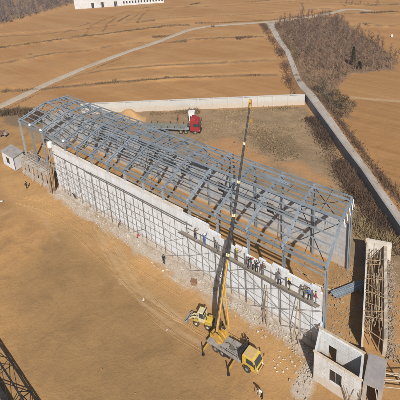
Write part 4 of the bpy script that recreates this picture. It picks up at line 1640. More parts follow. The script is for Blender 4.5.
# sand mound
def mound(name, c, rx, ry, h, mat, label, cat, seed):
    mb = MB()
    n, k = 36, 10
    rings = []
    for j in range(k + 1):
        f = j / k
        ring = []
        for i in range(n):
            a = 2 * math.pi * i / n
            s = 1 + 0.18 * noise.noise(V((math.cos(a) * 1.5, math.sin(a) * 1.5, seed)))
            x, y = math.cos(a) * rx * f * s, math.sin(a) * ry * f * s
            z = h * (0.5 + 0.5 * math.cos(math.pi * f)) * (1 + 0.2 * noise.noise(V((x * 0.5, y * 0.5, seed)))) - 0.12 * f
            ring.append((c[0] + x, c[1] + y, z))
        rings.append(ring)
    for r0, r1 in zip(rings[:-1], rings[1:]):
        for i in range(n):
            mb.face([r0[i], r0[(i + 1) % n], r1[(i + 1) % n], r1[i]])
    o = mb.build(name, mat, smooth=True)
    return tag(o, label, cat)


M['sand'] = worn('sand', (0.47, 0.29, 0.13), (0.37, 0.21, 0.09), 0.5, 0.95, bmp=0.5)
mound('sand_mound', (-0.5, 29.5), 5.5, 3.2, 2.3, M['sand'], 'heap of orange sand piled by the pale boundary wall', 'sand heap', 1)

# ------------------------------------------------------------------ white hut, brick arcade
HB = thing('site_hut', 'small white hut with blue corner post at the left end of the site', 'hut', (-0.68, -1.6, 0))


def hb(x, y, z):
    return V((x - y * 0.35, y, z))


def hbox(mb, x0, x1, y0, y1, z0, z1):
    mb.hexa([hb(x0, y0, z0), hb(x1, y0, z0), hb(x1, y1, z0), hb(x0, y1, z0), hb(x0, y0, z1), hb(x1, y0, z1), hb(x1, y1, z1), hb(x0, y1, z1)])


mb = MB()
hbox(mb, -5.2, 0, 0, 2.6, 0, 3.0)
mb.build('hut_wall', M['white_paint'], HB)
mb = MB()
hbox(mb, -5.35, 0.15, -0.15, 2.75, 3.003, 3.15)
mb.build('roof', M['hut_roof'], HB, bevel=0.02)
mb = MB()
hbox(mb, -0.04, 0.06, -0.06, 0.04, 0, 2.99)
mb.build('corner_post', M['blue_trim'], HB)
mb = MB()
hbox(mb, -3.4, -2.2, -0.02, -0.003, 1.0, 2.2)
wd = mb.build('window', M['dark_void'], HB)
mb = MB()
hbox(mb, -3.46, -2.14, -0.05, -0.022, 0.94, 1.0)
mb.build('window_frame', M['blue_trim'], wd)

AR = thing('brick_arcade', 'low unfinished arcade of brick piers and rough beams next to the white hut', 'building', (1.5, -0.85, 0))
mb = MB()
npier = 7
W_ = 9.9
AR.scale = (1, 1, 0.8)
for i in range(npier):
    x = W_ * i / (npier - 1)
    mb = MB()
    mb.box(x - 0.17, x + 0.17, -0.22, 0.22, 0.55, 3.9)
    mb.build('pier', M['brick'], AR)
mb = MB()
mb.box(-0.3, W_ + 0.3, -0.3, 0.3, -0.1, 0.55)
mb.build('base_wall', M['brick'], AR)
mb = MB()
mb.box(-0.3, W_ + 0.3, -0.32, 0.32, 3.903, 4.35)
mb.build('lintel_beam', M['concrete'], AR)
mb = MB()
mb.box(-0.3, W_ + 0.3, 0.33, 2.39, 4.1, 4.3)
mb.build('roof_slab', M['slab'], AR)  # slab added to keep the space behind the piers in shade
mb = MB()
mb.box(-0.3, W_ + 0.3, 2.4, 2.7, -0.1, 4.35)
mb.build('rear_wall', M['brown_box'], AR)  # dark brown wall colour stands in for shade inside the openings
for i in range(11):
    x = rnd.uniform(-0.4, W_ + 0.4)
    mb = MB()
    mb.cyl((x, -0.5, 4.45 + rnd.uniform(0.3, .5)), (x + rnd.uniform(-.5, .5), 2.8, 4.45 + rnd.uniform(0, .35)), 0.05, n=6)
    mb.build('roof_pole', M['timber_pale' if i % 2 else 'timber'], AR)
for i in range(6):
    z = 4.85 + rnd.uniform(0, .3)
    y = rnd.uniform(-0.4, 2.6)
    mb = MB()
    mb.cyl((-0.6, y, z), (W_ + 0.6, y + rnd.uniform(-.3, .3), z + rnd.uniform(-.2, .2)), 0.05, n=6)
    mb.build('roof_pole', M['timber_pale' if i % 2 else 'timber'], AR)
for i in range(3):
    mb = MB()
    x = W_ * (i + 0.5) / 3 + rnd.uniform(-.2, .2)
    mb.cyl((x, -1.2, 0), (x + rnd.uniform(-.3, .3), -0.45, 4.2), 0.04, n=6)
    mb.build('prop_pole', M['timber_pale'], AR)
# taller tangle of props between arcade and main wall
PR = thing('prop_stack', 'tangle of brown timber props standing in the gap between arcade and white wall', 'timber props', (12.9, -0.9, 0))
for i in range(13):
    mb = MB()
    a = V((rnd.uniform(-0.8, 0.3), rnd.uniform(-0.8, 0.4), 0))
    mb.cyl(a, a + V((rnd.uniform(-.5, .5), rnd.uniform(-.2, .7), rnd.uniform(4.0, 6.8))), 0.07, 0.05, n=6)
    mb.build('prop', M['timber'], PR)
# white drum on the left bay
q = bp(11.6, 0.6, 8.4)
dr = thing('water_drum', 'round white water drum up on the frame at the left end of the shed', 'drum', (q.x, q.y, 8.42))
mb = MB()
mb.cyl((0, 0, 0), (0, 0, 0.95), 0.5, n=20)
mb.cyl((0, 0, 0.953), (0, 0, 1.1), 0.46, 0.3, n=20)
mb.build('drum_body', M['white_paint'], dr)
mb = MB()
for s in (-0.6, 0.0, 0.6):
    mb.beam((-1.9, s, -0.06), (2.4, s, -0.06), 0.25, 0.1)
mb.build('drum_platform', M['timber'], dr)
mb = MB()
for x, y in ((-1.6, -0.4), (-1.6, 0.5), (1.9, -0.4), (1.9, 0.5)):
    mb = MB()
    mb.cyl((x, y, -8.42), (x, y, -0.12), 0.07, n=6)
    mb.build('drum_leg', M['timber'], dr)

# ------------------------------------------------------------------ annex at the right end
AN = thing('roofless_annex', 'small roofless white annex with one dark window below the right end of the shed', 'building', (67.8, -3.8, 0))
# local coordinates, slight skew like the shed
def ab(x, y, z):
    return V((x - y * 0.30, y, z))


def abox(mb, x0, x1, y0, y1, z0, z1):
    mb.hexa([ab(x0, y0, z0), ab(x1, y0, z0), ab(x1, y1, z0), ab(x0, y1, z0), ab(x0, y0, z1), ab(x1, y0, z1), ab(x1, y1, z1), ab(x0, y1, z1)])


AH = 3.9
mb = MB()
abox(mb, 0, 1.75, 0, 0.25, -0.1, AH)
abox(mb, 3.05, 5.0, 0, 0.25, -0.1, AH)
abox(mb, 1.75, 3.05, 0, 0.25, -0.1, 1.35)
abox(mb, 1.75, 3.05, 0, 0.25, 2.95, AH)
mb.build('front_wall', M['annex_wall'], AN)
mb = MB()
abox(mb, 1.75, 3.05, 0.10, 0.16, 1.353, 2.947)
wn = mb.build('window', M['dark_void'], AN)
mb = MB()
for x in (1.75, 2.36, 2.99):
    abox(mb, x + 0.003, x + 0.06, 0.05, 0.097, 1.353, 2.947)
mb.build('window_frame', M['timber'], wn)
mb = MB()
abox(mb, 0, 0.25, 0.253, 4.6, -0.1, AH - 0.1)
mb.build('left_wall', M['annex_wall'], AN)
mb = MB()
abox(mb, 0.253, 1.2, 2.7, 2.95, -0.1, AH)
abox(mb, 2.1, 4.75, 2.7, 2.95, -0.1, AH)
abox(mb, 1.2, 2.1, 2.7, 2.95, 2.6, AH)
mb.build('rear_wall', M['annex_wall'], AN)
mb = MB()
abox(mb, 4.75, 5.0, 0.253, 2.95, -0.1, AH - 0.05)
mb.build('right_wall', M['annex_wall'], AN)
for x0, y0, x1, y1 in ((-0.1, -0.1, 5.1, -0.1), (-0.1, 2.83, 5.1, 2.83)):
    mb = MB()
    a, c = ab(x0, y0 + 0.2, AH + 0.06), ab(x1, y1 + 0.2, AH + 0.06)
    mb.beam(a, c, 0.2, 0.1)
    mb.build('wall_plate', M['timber_pale'], AN)
# slab-roofed porch beside it
PO = thing('slab_roofed_porch', 'flat grey concrete slab roof on rough brick beside the roofless annex', 'building', (72.9, -3.6, 0))
mb = MB()
mb.hexa([V((0, 0, 3.5)), V((1.7, 0.3, 3.5)), V((0.95, 3.75, 3.5)), V((-0.75, 3.35, 3.5)), V((0, 0, 3.68)), V((1.7, 0.3, 3.68)), V((0.95, 3.75, 3.68)), V((-0.75, 3.35, 3.68))])
mb.build('roof_slab', M['slab'], PO, bevel=0.02)
mb = MB()
mb.beam((0.15, 0.12, 0), (0.15, 0.12, 3.49), 0.3, 0.3)
mb.beam((1.5, 0.4, 0), (1.5, 0.4, 3.49), 0.3, 0.3)
mb.beam((-0.55, 3.2, 0), (-0.55, 3.2, 3.49), 0.3, 0.3)
mb.beam((0.85, 3.5, 0), (0.85, 3.5, 3.49), 0.3, 0.3)
mb.hexa([V((1.45, 0.5, 0)), V((1.65, 0.5, 0)), V((1.0, 3.4, 0)), V((0.8, 3.4, 0)), V((1.45, 0.5, 3.4)), V((1.65, 0.5, 3.4)), V((1.0, 3.4, 3.4)), V((0.8, 3.4, 3.4))])
mb.build('brick_wall', M['brick'], PO)
for i in range(14):
    a = V((72.6 + rnd.uniform(-0.9, 2.6), -4.2 + rnd.uniform(-0.9, 0.5), 0))
    mb = MB()
    mb.cyl((0, 0, 0), (rnd.uniform(-1.0, 1.0), rnd.uniform(-.5, .5), rnd.uniform(2.2, 3.9)), 0.05, 0.04, n=6)
    o = mb.build('shuttering_pole', M['timber_pale'] if i % 3 else M['timber'])
    o.location = a
    tag(o, 'thin timber pole propped among others in front of the grey slab roof', 'pole', 'timber poles by the slab roof')
for i in range(5):
    q = at(386 + i * 3.4, 372 + 7 * (i % 3) + i, 1.2)
    mb = MB()
    mb.cyl((-1.2, -0.7, 1.2), (1.3, 0.6 + 0.2 * i, 1.0 + 0.3 * (i % 2)), 0.05, n=6)
    mb.cyl((1.2, 0.55 + 0.2 * i, 0.0), (1.2, 0.55 + 0.2 * i, 2.1), 0.05, n=6)
    o = mb.build('pole_frame', M['timber_pale'])
    o.location = (q.x, q.y, 0)
    tag(o, 'thin pole rail nailed to a stake on the soil right of the slab roof', 'pole frame', 'pole rails right of the slab roof')

# ------------------------------------------------------------------ walled corridor
CO = thing('walled_corridor', 'long narrow unroofed corridor of rough walls right of the shed end', 'building', (70.4, 2.6, 0))
dv = V((-5.2, 14.6, 0))
Lc = dv.length
cu = dv.normalized()
cs = V((cu.y, -cu.x, 0))


def cb_(l, s, z):
    return cu * l + cs * s + V((0, 0, z))


def cbox(mb, l0, l1, s0, s1, z0, z1, j=0.0):
    mb.hexa([cb_(l0, s0, z0), cb_(l1, s0, z0), cb_(l1, s1, z0), cb_(l0, s1, z0), cb_(l0, s0, z1 + rnd.uniform(-j, j)), cb_(l1, s0, z1 + rnd.uniform(-j, j)), cb_(l1, s1, z1 + rnd.uniform(-j, j)), cb_(l0, s1, z1 + rnd.uniform(-j, j))])


CH = 2.7
mb = MB()
cbox(mb, 0, Lc - 0.4, -0.05, 0.15, -0.1, CH)
mb.build('left_wall', M['concrete_pale'], CO)
mb = MB()
for i in range(12):
    a = (Lc - 0.4) * i / 12
    cbox(mb, a + 0.002, (Lc - 0.4) * (i + 1) / 12 - 0.002, 2.2, 2.6, -0.1, CH - 0.1, 0.12)
mb.build('right_wall', M['spill'], CO)
mb = MB()
cbox(mb, Lc - 0.4, Lc - 0.1, -0.2, 3.2, -0.1, CH + 0.4)
mb.build('end_wall', M['concrete_pale'], CO)
mb = MB()
for i in range(17):
    a = (Lc - 1.2) * (i + 0.5) / 17
    a += rnd.uniform(-.4, .4)
    if rnd.random() < 0.35:
        continue
    mb.cyl(cb_(a, rnd.uniform(-.1, .3), CH + 0.1), cb_(a + rnd.gauss(0, .8), rnd.uniform(1.7, 2.6), CH + rnd.uniform(-0.3, 0.5)), rnd.uniform(.03, .06), n=6)
    mb.build('cross_pole', M['timber'], CO)
    mb = MB()
for i in range(15):
    mb = MB()
    s0 = 0.35 + 1.7 * i / 14
    l0 = rnd.uniform(0.2, 2.5)
    last = cb_(l0, s0, CH - 0.2 + rnd.uniform(-.6, .2))
    e = cb_(Lc - 0.6 - rnd.uniform(0, 6), min(2.1, max(0.3, s0 + rnd.gauss(0, .5))), CH - 0.2 + rnd.uniform(-.6, .2))
    mb.cyl(last, e, 0.065, 0.05, n=6)
    mb.build('long_pole', M['timber_pale'] if i % 3 == 0 else M['timber'], CO)
for i in range(24):
    mb = MB()
    l0 = (Lc - 1) * (i + 0.5) / 24
    s0 = 0.4 + 1.6 * rnd.random()
    mb.cyl(cb_(l0, s0, 0), cb_(l0 + rnd.uniform(-.3, .3), s0 + rnd.uniform(-.2, .2), 2.5 + rnd.uniform(0, 1.5)), 0.05, n=6)
    mb.build('standing_pole', M['timber'], CO)
# rubble bank outside the right wall
def chunks(name, pts, mat, label, size=(0.08, 0.3), seed=1, zf=None):
    r = random.Random(seed)
    mb = MB()
    for p_ in pts:
        s = size[0] + (size[1] - size[0]) * r.random() ** 3
        c = V(p_)
        R3 = Matrix.Rotation(r.uniform(0, 6.28), 3, 'Z') @ Matrix.Rotation(r.uniform(-.5, .5), 3, 'X')
        sx, sy, sz = s * r.uniform(.6, 1.5), s * r.uniform(.5, 1.1), s * r.uniform(.3, .8)
        pts8 = [V((a * sx * r.uniform(.7, 1), b_ * sy * r.uniform(.7, 1), cc * sz * r.uniform(.7, 1))) for cc in (-.5, .5) for a, b_ in ((-.5, -.5), (.5, -.5), (.5, .5), (-.5, .5))]
        mb.hexa([c + R3 @ v + V((0, 0, sz * 0.3)) for v in pts8])
    o = mb.build(name, mat)
    o['kind'] = 'stuff'
    if label:
        o['label'] = label
        o['category'] = 'rubble'
    return o


r2 = random.Random(5)
pts = []
for i in range(2600):
    l = r2.uniform(-0.5, Lc)
    s = 2.65 + abs(r2.gauss(0, 0.6))
    pts.append(V((70.4, 2.6, 0)) + cb_(l, s, max(0, 0.5 - (s - 2.65) * 0.5) * r2.random()))
chunks('rubble', pts, M['dull_rubble'], 'pale broken rubble heaped along the corridor wall', (0.03, 0.22), 2)
pts = []
for i in range(4200):
    x = r2.uniform(13, 67)
    y = -0.55 - abs(r2.gauss(0, 0.75))
    pts.append((x, y, 0.25 * r2.random() * max(0, 1 + y)))
for i in range(520):
    yy = -0.4 - abs(r2.gauss(0, 2.6))
    pts.append((67.0 + 0.2 * noise.noise(V((yy, 0, 0))) * 4 + r2.gauss(0, 0.55), yy, 0.1 * r2.random()))
chunks('rubble', pts, M['spill'], 'pale mortar rubble spilled along the foot of the front wall', (0.03, 0.26), 3)
pts = []
for i in range(900):
    yy = r2.uniform(0.8, 14)
    pts.append((r2.gauss(68.6 - 0.34 * yy, 1.5), yy, 0.0))
for i in range(500):
    x = r2.uniform(4, 66)
    pts.append(bp(x, r2.uniform(0.6, BW - 0.6), 0))
chunks('rubble', pts, M['dull_rubble'], 'grey rubble and offcuts strewn on the shed floor', (0.03, 0.26), 4)
pts = []
for i in range(2600):
    q = V((r2.uniform(2, 76), r2.uniform(-26, -1.5), 0))
    if noise.noise(q * 0.16) > r2.uniform(-0.1, 0.5):
        pts.append(q)
chunks('clods', pts, gm, 'clods of soil scattered on the bare ground', (0.02, 0.16), 6)
# planks and beams on the shed floor
for i in range(26):
    x, y = rnd.uniform(40, 68), rnd.uniform(1.5, 11.5)
    q = bp(x, y, 0.06 + 0.03 * (i % 4))
    a = rnd.choice((0.0, 0.1, 1.7, 1.75, 1.6, -0.3))
    mb = MB()
    mb.beam((-rnd.uniform(.8, 1.9), 0, 0), (rnd.uniform(.8, 1.9), 0, 0.0), 0.2, 0.07)
    o = mb.build('floor_plank', M['timber'] if i % 2 else M['timber_pale'])
    o.location = q
    o.rotation_euler = (0, 0, a)
    tag(o, 'loose timber plank lying on the orange floor of the shed', 'plank', 'planks on the shed floor')
# bundle of bright roofing sections at the open end
ST = thing('sheet_bundle', 'bundle of long shiny grey metal sections lying beside the corridor', 'metal bundle', (65.9, 9.4, 0), math.radians(62))
for i in range(5):
    mb = MB()
    y = -0.5 + 0.25 * i
    mb.prism([(-0.1, 0), (0.1, 0), (0.1, 0.12), (0.07, 0.12), (0.07, 0.03), (-0.07, 0.03), (-0.07, 0.12), (-0.1, 0.12)], -2.4 + rnd.uniform(-.2, .2), 2.4 + rnd.uniform(-.2, .2))
    o = mb.build('metal_section', M['steel_new'] if i % 2 else M['steel'], ST)
    o.rotation_euler = (0, 0, math.pi / 2)
    o.location = (0, y, 0.45 + 0.05 * (i % 2))
mb = MB()
for x in (-1.6, 1.5):
    mb.box(x - 0.12, x + 0.12, -0.8, 0.8, 0, 0.44)
mb.build('bearer', M['timber'], ST)


# crumpled white sacks / scraps
def crumple(seed):
    r = random.Random(seed)
    bm = bmesh.new()
    bmesh.ops.create_icosphere(bm, subdivisions=2, radius=1)
    for v in bm.verts:
        k = 1 + 0.45 * noise.noise(v.co * 1.8 + V((seed * 3.1, 0, 0)))
        v.co = V((v.co.x * k * r.uniform(.9, 1.1), v.co.y * k * 0.7, max(-0.3, v.co.z * k * 0.42)))
    me_ = bpy.data.meshes.new('sack')
    bm.to_mesh(me_)
    bm.free()
    me_.materials.append(M['sack'])
    return me_


SK_ = [crumple(i) for i in range(5)]


def sack(x, y, s, label, group):
    q = at(x, y)
    o = bpy.data.objects.new('paper_sack', SK_[rnd.randrange(5)])
    COL.objects.link(o)
    o.location = (q.x, q.y, 0.3 * s)
    o.scale = (s, s * rnd.uniform(.6, 1.1), s * rnd.uniform(.8, 1.2))
    o.rotation_euler = (rnd.uniform(-.3, .3), rnd.uniform(-.3, .3), rnd.uniform(0, 6.28))
    tag(o, label, 'sack', group)


for x, y in ((275, 361), (277, 364), (279, 358), (281, 362), (283, 360), (285, 360), (275, 368), (277, 371), (271, 373), (274, 360), (292, 362), (280, 352), (279, 366), (287, 369), (290, 357), (283, 372), (295, 366), (297, 383), (296, 372), (300, 362), (288, 348), (270, 343)):
    sack(x + rnd.uniform(-.8, .8), y + rnd.uniform(-.8, .8), rnd.uniform(0.07, 0.15), 'torn white sack on the soil between crane cab and annex', 'white sacks by the crane cab')
for x, y in ((152, 263), (154, 266), (160, 269), (163, 271), (167, 270), (173, 279), (175, 281), (178, 282), (182, 283), (186, 284), (189, 285), (192, 287), (197, 288), (170, 277), (248, 333), (252, 329), (258, 332), (254, 334), (262, 338)):
    sack(x, y, rnd.uniform(0.08, 0.19), 'small white scrap dropped along the foot of the long wall', 'white scraps along the wall')
for x, y, s, lb in ((143.5, 300, 0.2, 'lone white sack on bare soil mid site'), (99, 216.5, 0.3, 'pale sack by the rubble under the left part of the wall'), (1, 202, 0.4, 'round white sack at the left edge of the site'), (167, 330, 0.14, 'tiny white scrap alone on open soil')):
    sack(x, y, s, lb, None)
q = at(194, 284)
mb = MB()
mb.box(-0.38, 0.38, -0.28, 0.28, 0, 0.52, top=(.03, .03, .03, .03))
mb.box(-0.41, 0.41, -0.31, 0.31, 0.523, 0.57)
o = mb.build('tool_box', M['brown_box'], bevel=0.02)
o.location = q
o.rotation_euler = (0, 0, 0.5)
tag(o, 'brown wooden box standing on soil in front of the white wall', 'box')
q = at(76.5, 200)
mb = MB()
pr = None
for i in range(9):
    a = i / 8
    p_ = V((0.5 * math.sin(a * 2.4), -0.4 + 0.3 * math.cos(a * 3), 0.1 + 1.9 * a))
    if pr:
        mb.cyl(pr, p_, 0.09, n=7)
    pr = p_
o = mb.build('bent_pipe', M['black'])
o.location = (q.x, q.y, 0)
tag(o, 'bent black pipe sticking up at the left foot of the white wall', 'pipe')

# black lattice jib standing in for a thin shadow, lower left corner
J0, J1 = at(-40, 285, 0), at(75, 462, 0)
jd = (J1 - J0)
JB = thing('shadow_jib', 'dark lattice jib standing in for a thin shadow on the soil in the lower left corner', 'shadow jib', J0, math.atan2(jd.y, jd.x))
JL = jd.length
mb = MB()
ch = [(0.0, 0.5), (2.3, 0.5), (1.15, 1.7)]
for (y, z), ww in zip(ch, (0.12, 0.5, 0.16)):
    mb.beam((0, -y, z), (JL, -y, z), ww, ww)
mb.build('shadow_jib_chord', M['black'], JB)
n = int(JL / 4.0)
mb = MB()
for i in range(n):
    x0, x1 = JL * i / n, JL * (i + 1) / n
    for (ya, za), (yb, zb) in ((ch[0], ch[1]), (ch[1], ch[2]), (ch[2], ch[0])):
        mb.beam((x0, -ya, za), (x0, -yb, zb), 0.06, 0.06)
        if i % 2:
            mb.beam((x0, -ya, za), (x1, -yb, zb), 0.06, 0.06)
        else:
            mb.beam((x1, -ya, za), (x0, -yb, zb), 0.06, 0.06)
mb.build('shadow_jib_lacing', M['black'], JB)
for i in range(0, n + 1, 3):
    mb = MB()
    mb.box(JL * i / n - 0.15, JL * i / n + 0.15, -2.6, 0.3, 0, 0.24)
    mb.build('shadow_jib_block', M['timber'], JB)

# small red machine at the far left
q = at(4, 136)
RM = thing('mini_dumper', 'small dull red machine beside dark scrub at the far left', 'machine', q, 0.5)
RM.scale = (0.7, 0.7, 0.75)
M['dull_red'] = worn('dull_red', (0.20, 0.06, 0.045), (0.22, 0.13, 0.09), 1.5, 0.7)
mb = MB()
mb.box(-1.5, 0.2, -0.7, 0.7, 0.6, 1.6, top=(-0.2, -0.1, -0.15, -0.15))
mb.build('skip', M['dull_red'], RM, bevel=0.05)
mb = MB()
mb.box(0.3, 1.5, -0.55, 0.55, 0.6, 1.4, top=(.1, .2, .1, .1))
mb.box(0.3, 0.45, -0.5, 0.5, 1.403, 2.3)
mb.build('engine_cover', M['deck'], RM, bevel=0.05)
mb = MB()
mb.beam((-1.2, 0, 0.5), (1.4, 0, 0.5), 0.5, 0.18)
mb.build('frame', M['black'], RM)
for x in (-0.9, 1.0):
    for s in (-1, 1):
        wheel(RM, (x, 0.72 * s, 0.4), 0.4, 0.26, 'white_paint')

# ------------------------------------------------------------------ far white factory
q0, q1 = at(75, 9.3), at(164, 3.2)
fd = q1 - q0
FB = thing('white_factory', 'long white factory hall with dark doors far off beyond the fields', 'building', V((q0.x, q0.y, gh(q0.x, q0.y) - 0.3)), math.atan2(fd.y, fd.x))
FL = fd.length
mb = MB()
mb.box(0, FL * 0.52, 0, 16, 0, 6.6)
mb.box(FL * 0.52 + 0.003, FL, 1.0, 14, 0, 4.6)
mb.build('hall_wall', M['far_white'], FB)
mb = MB()
mb.prism([(-0.4, 6.6), (FL * 0.52 + 0.3, 6.6), (FL * 0.52 + 0.3, 6.75), (-0.4, 6.75)], -0.4, 16.4)
mb.prism([(FL * 0.52 + 0.31, 4.6), (FL + 0.4, 4.6), (FL + 0.4, 4.75), (FL * 0.52 + 0.31, 4.75)], 0.6, 14.4)
mb.build('roof', M['far_white'], FB)
for f in (0.2, 0.31, 0.46):
    mb = MB()
    mb.box(FL * f - 0.9, FL * f + 0.9, -0.06, -0.003, 0, 3.4)
    mb.build('door', M['dark_void'], FB)
for i in range(14):
    f = 0.55 + 0.43 * i / 13
    mb = MB()
    mb.box(FL * f - 0.42, FL * f + 0.42, 0.93, 0.997, 1.6, 3.0)
    mb.build('window', M['dark_void'], FB)
for i in range(9):
    f = 0.02 + 0.5 * i / 9
    mb = MB()
    mb.box(FL * f - 0.12, FL * f + 0.12, -0.14, -0.003, 0, 6.58)
    mb.build('pilaster', M['far_white'], FB)


# ------------------------------------------------------------------ vegetation
def grow_tree(seed, h=8.0, spread=1.0, nbr=16, twigs=16, upright=1.0):
    """bare winter tree: returns (trunk+limbs mesh builder, twig mesh builder)"""
    r = random.Random(seed)
    tk, cw = MB(), MB()
    pts = [V((0, 0, -0.2))]
    nseg = 6
    for i in range(1, nseg + 1):
        pts.append(V((r.gauss(0, 0.09) * i * 0.5, r.gauss(0, 0.09) * i * 0.5, h * 0.85 * i / nseg)))
    r0 = 0.016 * h
    for i in range(nseg):
        tk.cyl(pts[i], pts[i + 1], r0 * (1 - i / nseg) + 0.015, r0 * (1 - (i + 1) / nseg) + 0.012, 6, cap=False)
    for k in range(nbr):
        f = r.uniform(0.22, 0.97)
        i = min(nseg - 1, int(f * nseg))
        base = pts[i].lerp(pts[i + 1], f * nseg - i)
        a = r.uniform(0, 6.283)
        ln = h * 0.30 * spread * (1.15 - f * 0.75) * r.uniform(.7, 1.2)
        d = V((math.cos(a), math.sin(a), upright * r.uniform(.7, 1.6))).normalized()
        e = base + d * ln
        tk.cyl(base, e, 0.022 * h * 0.25 * (1.2 - f), 0.012, 4, cap=False)
        for j in range(twigs):
            u = r.uniform(0.25, 1.0)
            b0 = base.lerp(e, u)
            d2 = (d + V((r.gauss(0, .6), r.gauss(0, .6), r.gauss(0.25, .45)))).normalized()
            l2 = ln * r.uniform(.25, .6)
            b1 = b0 + d2 * l2
            sd = d2.cross(V((r.gauss(0, 1), r.gauss(0, 1), r.gauss(0, 1)))).normalized()
            wd = 0.016 + 0.012 * r.random()
            cw.face([b0 - sd * wd, b0 + sd * wd, b1])
            for q in range(2):
                c0 = b0.lerp(b1, r.uniform(.3, .8))
                c1 = c0 + (d2 + V((r.gauss(0, .7), r.gauss(0, .7), r.gauss(0.1, .5)))).normalized() * l2 * 0.6
                cw.face([c0 - sd * wd * 0.8, c0 + sd * wd * 0.8, c1])
    return tk, cw


TREES = []
for i in range(6):
    tk, cw = grow_tree(20 + i, 7.0 + (i % 3) * 0.8, 0.75 + 0.13 * (i % 4), 18 + 2 * (i % 3), 17, 1.0 + 0.3 * (i % 3))
    TREES.append((tk.mesh('trunk', M['bark']), cw.mesh('crown', M['twig'] if i % 3 else M['twig_red'])))


def put_tree(pos, s, label, group=None, k=None, mats=None, sz=None):
    k = rnd.randrange(len(TREES)) if k is None else k
    o = thing('bare_tree', label, 'tree', pos, rnd.uniform(0, 6.28), group)
    o.scale = (s, s, sz or s)
    for me_, nm in zip(TREES[k], ('trunk', 'crown')):
        c = bpy.data.objects.new(nm, me_)
        COL.objects.link(c)
        c.parent = o
    return o


# the grove right of the road
cnt = 0
gpoly = [(v.x, v.y) for v in grove_poly]
gx = [v[0] for v in gpoly]
gy = [v[1] for v in gpoly]
placed = []
tries = 0
while cnt < 280 and tries < 6000:
    tries += 1
    x, y = rnd.uniform(min(gx), max(gx)), rnd.uniform(min(gy), max(gy))
    if not inside(np.array([x]), np.array([y]), gpoly)[0]:
        continue
    if any((x - a) ** 2 + (y - c) ** 2 < 1.55 ** 2 for a, c in placed):
        continue
    # thinner towards the lower tip near the road
    if seg_dist(np.array([x]), np.array([y]), RL)[0] < 4.5 or (y < 85 and rnd.random() < 0.45):
        continue
    placed.append((x, y))
    s = rnd.uniform(0.4, 0.72) * (0.7 if y < 85 else 1.0)
    put_tree((x, y, gh(x, y)), s, 'bare reddish brown tree standing in the dense grove beside the concrete road', 'bare trees in the grove')
    cnt += 1
for (x, y), s, lb in (((302, 20), 1.05, 'bare tree at the road junction corner of the grove'), ((399, 57), 0.6, 'small bare tree at the right tip of the grove'), ((378, 46), 0.85, 'bare tree at the upper right edge of the grove by the open field')):
    q = at(x, y)
    put_tree(q, s, lb)

# conifer in the grove
def conifer(pos, h, rad, label, seed, mat='conifer', name='conifer_tree'):
    r = random.Random(seed)
    o = thing(name, label, 'tree', pos)
    tk, cw = MB(), MB()
    tk.cyl((0, 0, -0.2), (0, 0, h * 0.9), 0.16, 0.03, 7)
    tk.build('trunk', M['bark'], o)
    for i in range(1500):
        f = r.random() ** 0.8
        z = h * (0.08 + 0.9 * f)
        R_ = rad * (1 - f) ** 0.75 * r.uniform(.35, 1.08) + 0.05
        a = r.uniform(0, 6.283)
        c = V((math.cos(a) * R_, math.sin(a) * R_, z))
        d = V((math.cos(a + r.gauss(0, .5)), math.sin(a + r.gauss(0, .5)), r.uniform(-.3, .5))).normalized()
        sd = d.cross(V((0, 0, 1))).normalized()
        l = r.uniform(.2, .42)
        cw.face([c - sd * .07, c + sd * .07, c + d * l])
    cw.build('crown', M[mat], o)
    return o


conifer(at(353, 66), 6.5, 0.9, 'dark green conifer standing alone among the bare grove trees', 3)
conifer(at(359, 69), 2.6, 1.0, 'low dark evergreen bush to the right of the conifer', 4, 'evergreen', 'evergreen_bush')


def bush(pos, rad, h, label, group, seed, mat, name='dry_bush', n=420):
    r = random.Random(seed)
    o = thing(name, label, 'bush', pos, 0, group)
    cw, st = MB(), MB()
    for i in range(7):
        a = r.uniform(0, 6.28)
        st.cyl((0, 0, -0.1), (math.cos(a) * rad * 0.6, math.sin(a) * rad * 0.6, h * r.uniform(.6, 1)), 0.05, 0.015, 5, cap=False)
    for i in range(n):
        a = r.uniform(0, 6.283)
        rr = rad * math.sqrt(r.random())
        z = h * r.random() * (1.05 - 0.6 * (rr / rad) ** 2)
        c = V((math.cos(a) * rr, math.sin(a) * rr, z))
        d = V((r.gauss(0, .6) + math.cos(a) * .4, r.gauss(0, .6) + math.sin(a) * .4, r.uniform(.2, 1.2))).normalized()
        sd = d.cross(V((r.gauss(0, 1), r.gauss(0, 1), r.gauss(0, 1)))).normalized()
        l = r.uniform(.3, .75)
        cw.face([c - sd * .045, c + sd * .045, c + d * l])
    st.build('stem', M['bark'], o)
    cw.build('twigs', M[mat], o)
    return o


# dark bushes on the bank right of the road wall corner
for i, (x, y, rad, h) in enumerate([(322, 92, 1.3, 4.2), (326, 99, 1.6, 2.6), (333, 104, 1.7, 2.4), (340, 108, 1.7, 2.2), (347, 111, 1.5, 1.8), (330, 112, 1.4, 2.0), (338, 116, 1.3, 1.6), (352, 106, 1.2, 1.5), (318, 100, 1.1, 1.8), (344, 101, 1.4, 1.8), (336, 96, 1.3, 1.9)]):
    bush(at(x, y), rad, h, 'tall dark evergreen bush on the road bank, tallest of its clump' if i == 0 else 'dark brown scrubby bush in the clump beyond the road wall corner',
         None if i == 0 else 'dark bushes beyond the road', 40 + i, 'evergreen' if i in (0, 1, 3) else 'scrub')


